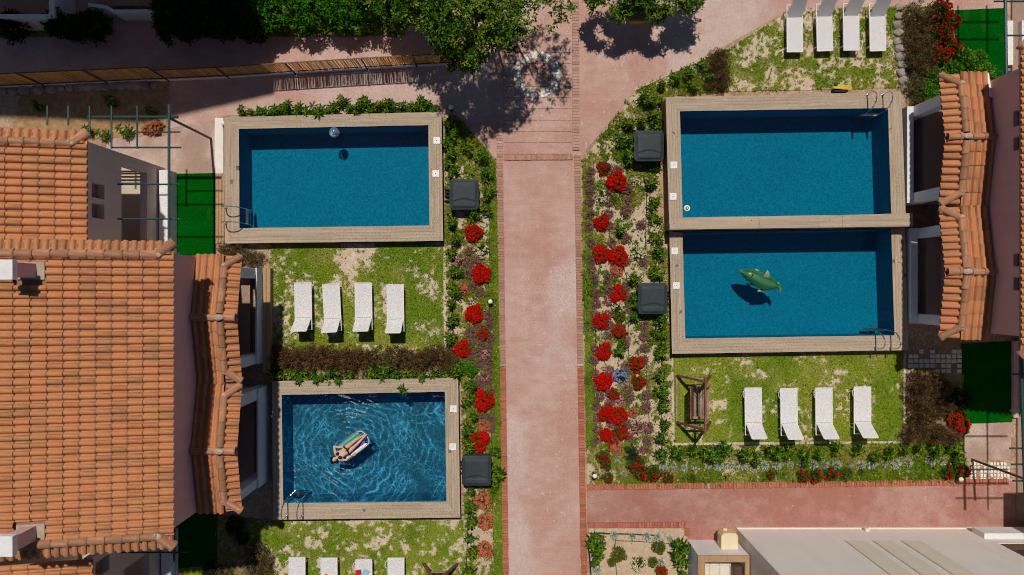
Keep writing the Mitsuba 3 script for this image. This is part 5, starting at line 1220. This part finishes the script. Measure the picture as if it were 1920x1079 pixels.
plants('coral', 'L', [(907, 800, .8), (905, 940, 1.05), (909, 980, 1.0), (908, 1033, 1.0), (869, 542, .7)]); plants('cream', 'L', [(903, 470, 1.1), (886, 567, .7)]); plants('pink', 'L', [(861, 493, 1.1), (909, 665, .9), (909, 707, .9)])
plants('purple', 'L', [(880, 472), (880, 493), (895, 487), (878, 515), (885, 536), (900, 550), (915, 592), (881, 624, 1.2), (899, 614), (918, 610), (900, 637), (920, 633), (882, 645), (882, 668), (898, 659), (916, 653), (900, 681), (916, 677), (917, 694), (898, 715), (916, 715), (901, 721), (919, 735), (902, 784), (921, 784), (920, 804)])
plants('leafy', 'R', [(1183, 234), (1203, 224), (1163, 265), (1181, 270), (1179, 300, 1.2), (1230, 215), (1230, 233), (1227, 315, .8), (1225, 343), (1227, 382), (1227, 409), (1167, 429), (1230, 446), (1234, 475), (1189, 526), (1236, 516), (1191, 564), (1191, 593), (1238, 603), (1237, 628), (1237, 661), (1162, 656), (1239, 699), (1242, 732), (1243, 761), (1240, 795), (1240, 822), (1239, 852)], .95)
plants('red', 'R', [(1157, 340, 1.15), (1128, 418, .95), (1128, 476, 1.05), (1160, 481, 1.15), (1160, 552, 1.0), (1128, 602, .95), (1133, 660, 1.0), (1132, 716, 1.05), (1138, 777, 1.05), (1161, 780, 1.05), (1137, 816, .85)])
plants('redthin', 'R', [(1133, 315, .9), (1162, 622, 1.0), (1195, 684, 1.1), (1198, 719, .9), (1150, 740, .8), (1165, 811, 1.1), (1150, 829, .8)])
plants('coral', 'R', [(1157, 506, .8), (1155, 840, .8), (1188, 775, .6)]); plants('pink', 'R', [(1162, 752, .8), (1198, 804, 1.1)]); plants('cream', 'R', [(1131, 368, .95), (1197, 475, 1.0), (1160, 574, 1.05), (1190, 340, .7)]); plants('blue', 'R', [(1165, 706, 1.0)]); plants('fine', 'R', [(1184, 850, 1.0)])
plants('round', 'R', [(1162, 593, 1.0), (1150, 375, .6)])
plants('purple', 'R', [(1108, 321), (1107, 340), (1107, 360), (1107, 378), (1107, 401), (1105, 425), (1157, 319, 1.2), (1177, 353, 1.2), (1143, 356), (1143, 378), (1179, 376), (1175, 395, 1.2), (1142, 401), (1143, 424), (1203, 422), (1108, 455), (1148, 455), (1174, 446), (1174, 490), (1207, 492), (1110, 485), (1110, 505), (1142, 522), (1116, 523), (1142, 544), (1118, 549), (1174, 538), (1119, 570), (1143, 565), (1174, 557), (1174, 579), (1116, 591), (1142, 590), (1116, 612), (1143, 611), (1210, 610), (1142, 629), (1208, 632), (1175, 644), (1209, 653), (1116, 656), (1114, 676), (1175, 689), (1209, 676), (1143, 696), (1116, 702), (1120, 725), (1177, 731), (1143, 739), (1125, 744), (1181, 749), (1213, 743), (1213, 764), (1119, 764), (1143, 758), (1121, 785), (1146, 795), (1177, 797), (1121, 808), (1152, 822), (1181, 819), (1216, 804, 1.2), (1119, 828), (1215, 828), (1210, 845)])
plants('rose', 'R', [(1131, 858, .9), (1137, 873, .7), (1189, 876, .9), (1205, 886, 1.0), (1225, 889, .9), (1140, 896, .7), (1196, 868, .8)])
plants('white', 'R', [(1158, 862, .8), (1131, 885, .7), (1170, 890, .8), (1133, 628, .7)])
plants('leafy', 'B', [(1270, 850), (1297, 846), (1329, 850, 1.1), (1350, 855), (1362, 842), (1390, 852), (1415, 857), (1445, 847), (1460, 852), (1481, 847), (1512, 857), (1541, 850), (1567, 845), (1604, 847), (1635, 851), (1665, 854), (1697, 842), (1725, 842), (1754, 844), (1790, 838, 1.2), (1797, 860, 1.2)], .95)
plants('white', 'B', [(1245, 875, 1.1), (1264, 875, .8), (1284, 879, .9), (1302, 876, .7), (1330, 875, .8), (1351, 876, 1.1), (1372, 875, .9), (1395, 874, 1.2), (1417, 880), (1436, 876), (1461, 875), (1484, 872, .8), (1506, 872, .8), (1529, 874), (1550, 874), (1572, 874, 1.1), (1595, 872, .6), (1618, 874), (1639, 873, 1.1), (1662, 871, .8), (1684, 872, 1.2), (1708, 870, .9), (1750, 866), (1772, 867)])
plants('rose', 'B', [(1253, 897, .7), (1506, 893, .8), (1530, 893, .9), (1562, 889, .9), (1780, 886, .9), (1797, 878, .9), (1810, 884, .8), (1445, 892, .6)]); plants('round', 'B', [(1590, 890, 1.1), (1617, 886, .6), (1300, 898, .7)])
plants('leafy', 'S', [(1108, 1012), (1119, 1006, .8), (1123, 1024), (1120, 1044), (1269, 1019), (1273, 1035), (1285, 1027), (1278, 1051, 1.2), (1284, 1074)]); plants('round', 'S', [(1161, 1043, 1.2), (1147, 1056, .7), (1237, 1029, 1.0), (1225, 1056, .8)]); plants('white', 'S', [(1152, 1007), (1188, 1009, .9), (1214, 1009), (1235, 1010, .9), (1258, 1012, .8), (1242, 1058), (1121, 1074)])
plants('cream', 'S', [(1198, 1060, 1.0)]); plants('redthin', 'S', [(1241, 1072, .8)])
plants('leafy', 'N', [(455, 208, .8), (490, 211), (512, 209), (538, 203), (560, 208), (597, 208, 1.1), (590, 218, .8), (640, 192), (652, 204, 1.1), (660, 211), (682, 193), (690, 203, 1.1), (715, 197), (735, 202), (755, 205), (775, 207), (793, 197), (812, 208, .9), (475, 209, .8), (525, 207, .9), (575, 209), (612, 207), (625, 204), (670, 204), (703, 207), (725, 204), (745, 207), (765, 202), (785, 205), (803, 203)], .95)
plants('brown', 'H', [(525, 672), (546, 668), (565, 675, 1.05), (587, 670), (608, 668), (630, 678), (652, 672), (675, 676), (697, 672, .95), (735, 672), (757, 670), (780, 678), (805, 672), (828, 668, 1.05), (845, 680, .9)], 1.02)
plants('leafy', 'H', [(512, 700), (530, 704), (550, 700), (570, 706), (586, 712), (602, 716), (614, 704), (630, 712), (627, 694), (655, 707), (665, 720), (695, 702), (710, 706), (725, 692), (735, 702), (750, 708), (757, 722), (772, 700), (795, 702), (813, 709), (835, 700), (855, 690)], 1.05)
plants('brown', 'D', [(1347, 108, .85), (1345, 130, .9), (1350, 152, .9)], 1.0); plants('olive', 'D', [(1328, 160, .55)])
plants('leafy', 'D', [(1235, 164), (1264, 147), (1290, 137), (1295, 160), (1318, 124), (1326, 142), (1235, 190), (1205, 188), (1221, 194)], .85)
plants('olive', 'T', [(1712, 28), (1735, 40), (1710, 70), (1735, 92), (1715, 120), (1740, 140), (1715, 160), (1720, 190, .8)]); plants('brown', 'T', [(1722, 55), (1712, 98), (1725, 118)]); plants('redbush', 'T', [(1755, 25), (1772, 48), (1760, 70), (1775, 92), (1755, 110)]); plants('bush', 'T', [(1750, 150), (1775, 135), (1800, 110, .9), (1815, 130), (1838, 138, .9), (1850, 150, .7), (1795, 158), (1765, 175), (1740, 178), (1832, 112, .7), (1862, 158, .6)])
plants('brown', 'E', [(1715, 715), (1740, 713), (1712, 742), (1738, 745), (1760, 725, .9), (1715, 772), (1742, 775), (1765, 760, .8), (1718, 802), (1745, 808), (1772, 815, .9), (1700, 815, .7)], .95); plants('redthin', 'E', [(1795, 785), (1806, 800, .9)], 1.2); plants('shade', 'E', [(1800, 750, .8), (1790, 765, .6)]); plants('round', 'E', [(1752, 779, .9)])
plants('leafy', 'W', [(72, 202, .8), (210, 191, .9), (283, 210, .8), (195, 252, .8), (235, 245), (165, 246, .8)]); plants('coral', 'W', [(290, 238, .9), (275, 243, .7)])
plants('olive', 'K', [(483, 1030), (495, 1050), (480, 1062), (497, 1074), (420, 1078)], .85); plants('shade', 'K', [(395, 1075, .8), (440, 985, .7), (455, 1010, .5)]); plants('olive', 'M', [(425, 468, .8), (452, 478), (478, 485, .9), (438, 480, .8)], .9)
plants('shade', 'W', [(40, 60, 1.2)]) if False else None
groups = {}
for i, q in enumerate(PL): groups.setdefault((q[0], q[1]), []).append(q)
for (kind, bed), qs in groups.items():
    name, phr, cat_, var, _ = KIND[kind]
    horiz = bed in 'BNHS'
    qs.sort(key=lambda q: (q[2] if horiz else q[3]))
    for i, (_, _, px, py, s) in enumerate(qs):
        where = BED[bed]
        l = f'{phr} {where}' if len(qs) == 1 else f"{ordinal(i)} {phr} from the {'left' if horiz else 'top'}, {where}"
        assert len(l.split()) <= 16, l
        k = thing(name, l, cat_, f'{name.replace("_", " ")}s {where}')
        base = P(px, py, .22 * s)
        m = T().translate([float(base[0]), float(base[1]), 0.012]).rotate([0, 0, 1], R.uniform(0, 360)).scale([s * R.uniform(.92, 1.08), s * R.uniform(.92, 1.08), s * R.uniform(.9, 1.1) * (1.4 if bed == 'E' and kind == 'brown' else 1)])
        for n_, d in R.choice(var).items(): scene[f'{k}__{n_}'] = {**d, 'to_world': m}

# ================================================================ TREES
def crown(lobes, ncl, L, cols, seed, per=11, inner=.55, lowz=None):
    """leaf clusters spread through the outer part of overlapping lobes"""
    rr = np.random.default_rng(seed); parts = []
    w = np.array([a[3] * a[4] * (.42 if seed == 5 and a[0] > -.2 else 1) for a in lobes]); w = w / w.sum()
    for (x, y, z, r, h), n in zip(lobes, rr.multinomial(ncl, w)):
        d = rr.normal(0, 1, (n, 3)); d /= np.linalg.norm(d, axis=1, keepdims=True); d[:, 2] = np.where(d[:, 2] < -.3, -d[:, 2], d[:, 2])
        k = rr.uniform(inner, 1.05, (n, 1)); lump = .78 + .5 * meshkit.fbm(d * 2.3 + [x, y, z], 3)[:, None]
        p = np.array([x, y, z]) + d * k * lump * np.array([r, r, h])
        keep = meshkit.noise(p * 1.9 + 31) > .36
        p, dd = p[keep], d[keep]; m = len(p)
        az = np.tile(np.linspace(0, 6.28, per, endpoint=False), m) + np.repeat(rr.uniform(0, 6, m), per); el = rr.uniform(-.2, 1.0, m * per)
        ld = np.c_[np.cos(az) * np.cos(el), np.sin(az) * np.cos(el), np.sin(el)] + np.repeat(dd, per, 0) * .35
        tone = rr.random(m); cc = np.array([cols[int(t * len(cols))] for t in tone])
        parts.append(leaves(np.repeat(p, per, 0) + rr.normal(0, L * .35, (m * per, 3)), ld, L * rr.uniform(.7, 1.2, m * per), L * .42, jit(np.repeat(cc, per, 0), m * per, .2, .06), .2, .15))
    return merge(parts)
def tree(name, label, cat_, trunk, lobes, ncl, L, cols, seed, group=None, tr=.16):
    k = thing(name, label, cat_, group)
    v, f, c = crown(lobes, ncl, L, cols, seed)
    obj(k, 'crown', (v, f), 'm_leaf', color=c)
    b = np.array(trunk, float); zt = np.mean([l[2] for l in lobes])
    kk = obj(k, 'trunk', tube(curve([b, b + [.05, .04, zt * .35], b + [-.04, .06, zt * .7]], 5), np.linspace(tr, tr * .7, 11), 9), 'm_brownmetal', smooth=40)
    for x, y, z, r, h in lobes[:9]: obj(kk, 'limb', tube(curve([b + [-.02, .04, zt * .5], (b + [x, y, z]) / 2 + [0, 0, .2], [x, y, z]], 5), np.linspace(tr * .5, .02, 11), 6), 'm_brownmetal', smooth=40)
def lob(px, py, z, r, h): q = P(px, py, z); return (q[0], q[1], z, r, h)
TC = [(.028, .07, .012), (.05, .12, .016), (.085, .19, .02), (.16, .26, .03), (.24, .32, .04)]
tree('shade_tree', 'large dark green tree overhanging the shaded square at the top edge', 'tree', P(880, -95), [lob(700, -20, 1.7, .7, .6), lob(790, 5, 2.6, .9, .8), lob(870, 40, 3.6, 1.3, 1.1), lob(935, 35, 3.6, 1.0, .9), lob(1000, 5, 3.2, 1.05, .8), lob(860, 85, 2.9, .75, .6), lob(955, 72, 2.8, .65, .6), lob(880, -70, 4.0, 1.7, 1.0), lob(1010, -70, 3.6, 1.2, .8), lob(770, -60, 2.8, 1.2, .9), lob(1045, 5, 3.4, .65, .5), lob(885, 115, 2.7, .42, .35), lob(835, 60, 2.7, .6, .5)], 3400, .13, TC, 5, tr=.22)
tree('potted_tree', 'bushy tree in a yellow pot at the top edge of the square', 'tree', P(1195, 8, .5), [lob(1158, 5, 1.5, .60, .45), lob(1236, 0, 1.5, .70, .5), lob(1128, -10, 1.6, .60, .5), lob(1288, -20, 1.6, .75, .5), lob(1200, -4, 1.4, .35, .35), lob(1190, -40, 1.9, .9, .6)], 2300, .13, TC[1:], 6, tr=.10)
BG = [(.04, .14, .010), (.06, .20, .012), (.085, .26, .015), (.025, .08, .010)]
tree('laurel_bush', 'bright green bush at the top edge left of the large hedge', 'bush', P(505, 10), [lob(503, 15, .9, .55, .6), lob(512, 40, .7, .40, .5)], 520, .14, BG, 7, tr=.05)
tree('laurel_hedge', 'bright green leafy hedge along the shaded walkway at the top edge', 'hedge', P(600, 10), [lob(x, y, .85, .60, .5) for x, y in ((545, 18), (580, 26), (615, 20), (650, 26), (688, 20), (560, -5), (630, -10), (690, -10))], 1500, .14, BG, 8, tr=.05)
tree('dark_shrub', 'dark green shrub in the shade below the large tree', 'shrub', P(770, 30), [lob(745, 35, 1.0, .6, .7), lob(785, 20, 1.2, .45, .9)], 520, .13, TC[:4], 9, tr=.05)
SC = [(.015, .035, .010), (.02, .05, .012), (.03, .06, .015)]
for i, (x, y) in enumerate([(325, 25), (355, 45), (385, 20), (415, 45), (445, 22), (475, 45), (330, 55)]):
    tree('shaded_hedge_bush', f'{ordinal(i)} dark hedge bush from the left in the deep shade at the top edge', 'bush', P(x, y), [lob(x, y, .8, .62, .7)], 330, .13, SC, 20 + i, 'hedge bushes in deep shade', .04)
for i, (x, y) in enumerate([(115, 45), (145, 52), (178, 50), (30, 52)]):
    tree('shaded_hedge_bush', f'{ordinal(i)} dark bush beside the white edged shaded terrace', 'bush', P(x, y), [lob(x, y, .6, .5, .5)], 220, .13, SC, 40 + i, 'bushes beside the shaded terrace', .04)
# yellow pot
k = thing('yellow_pot', 'square yellow glazed pot holding the bushy tree', 'pot')
def frust(c, a0, a1, z0_, z1_): return trimesh.convex.convex_hull(np.array([(c[0] + sx * a, c[1] + sy * a, z) for a, z in ((a0, z0_), (a1, z1_)) for sx in (-1, 1) for sy in (-1, 1)]))
c = P(1196, 24, .6); obj(k, 'body', frust(c, .22, .34, 0, .62), 'm_ochre'); obj(k, 'rim', frust(c, .36, .37, .621, .70), 'm_ochre'); obj(k, 'soil', bx(c[0] - .3, c[0] + .3, c[1] - .3, c[1] + .3, .70, .705), 'm_base')
print('entries', len(scene), 'tris', sum(len(meshkit.WRITTEN[d['filename']][1]) for d in scene.values() if d.get('type') == 'ply'))
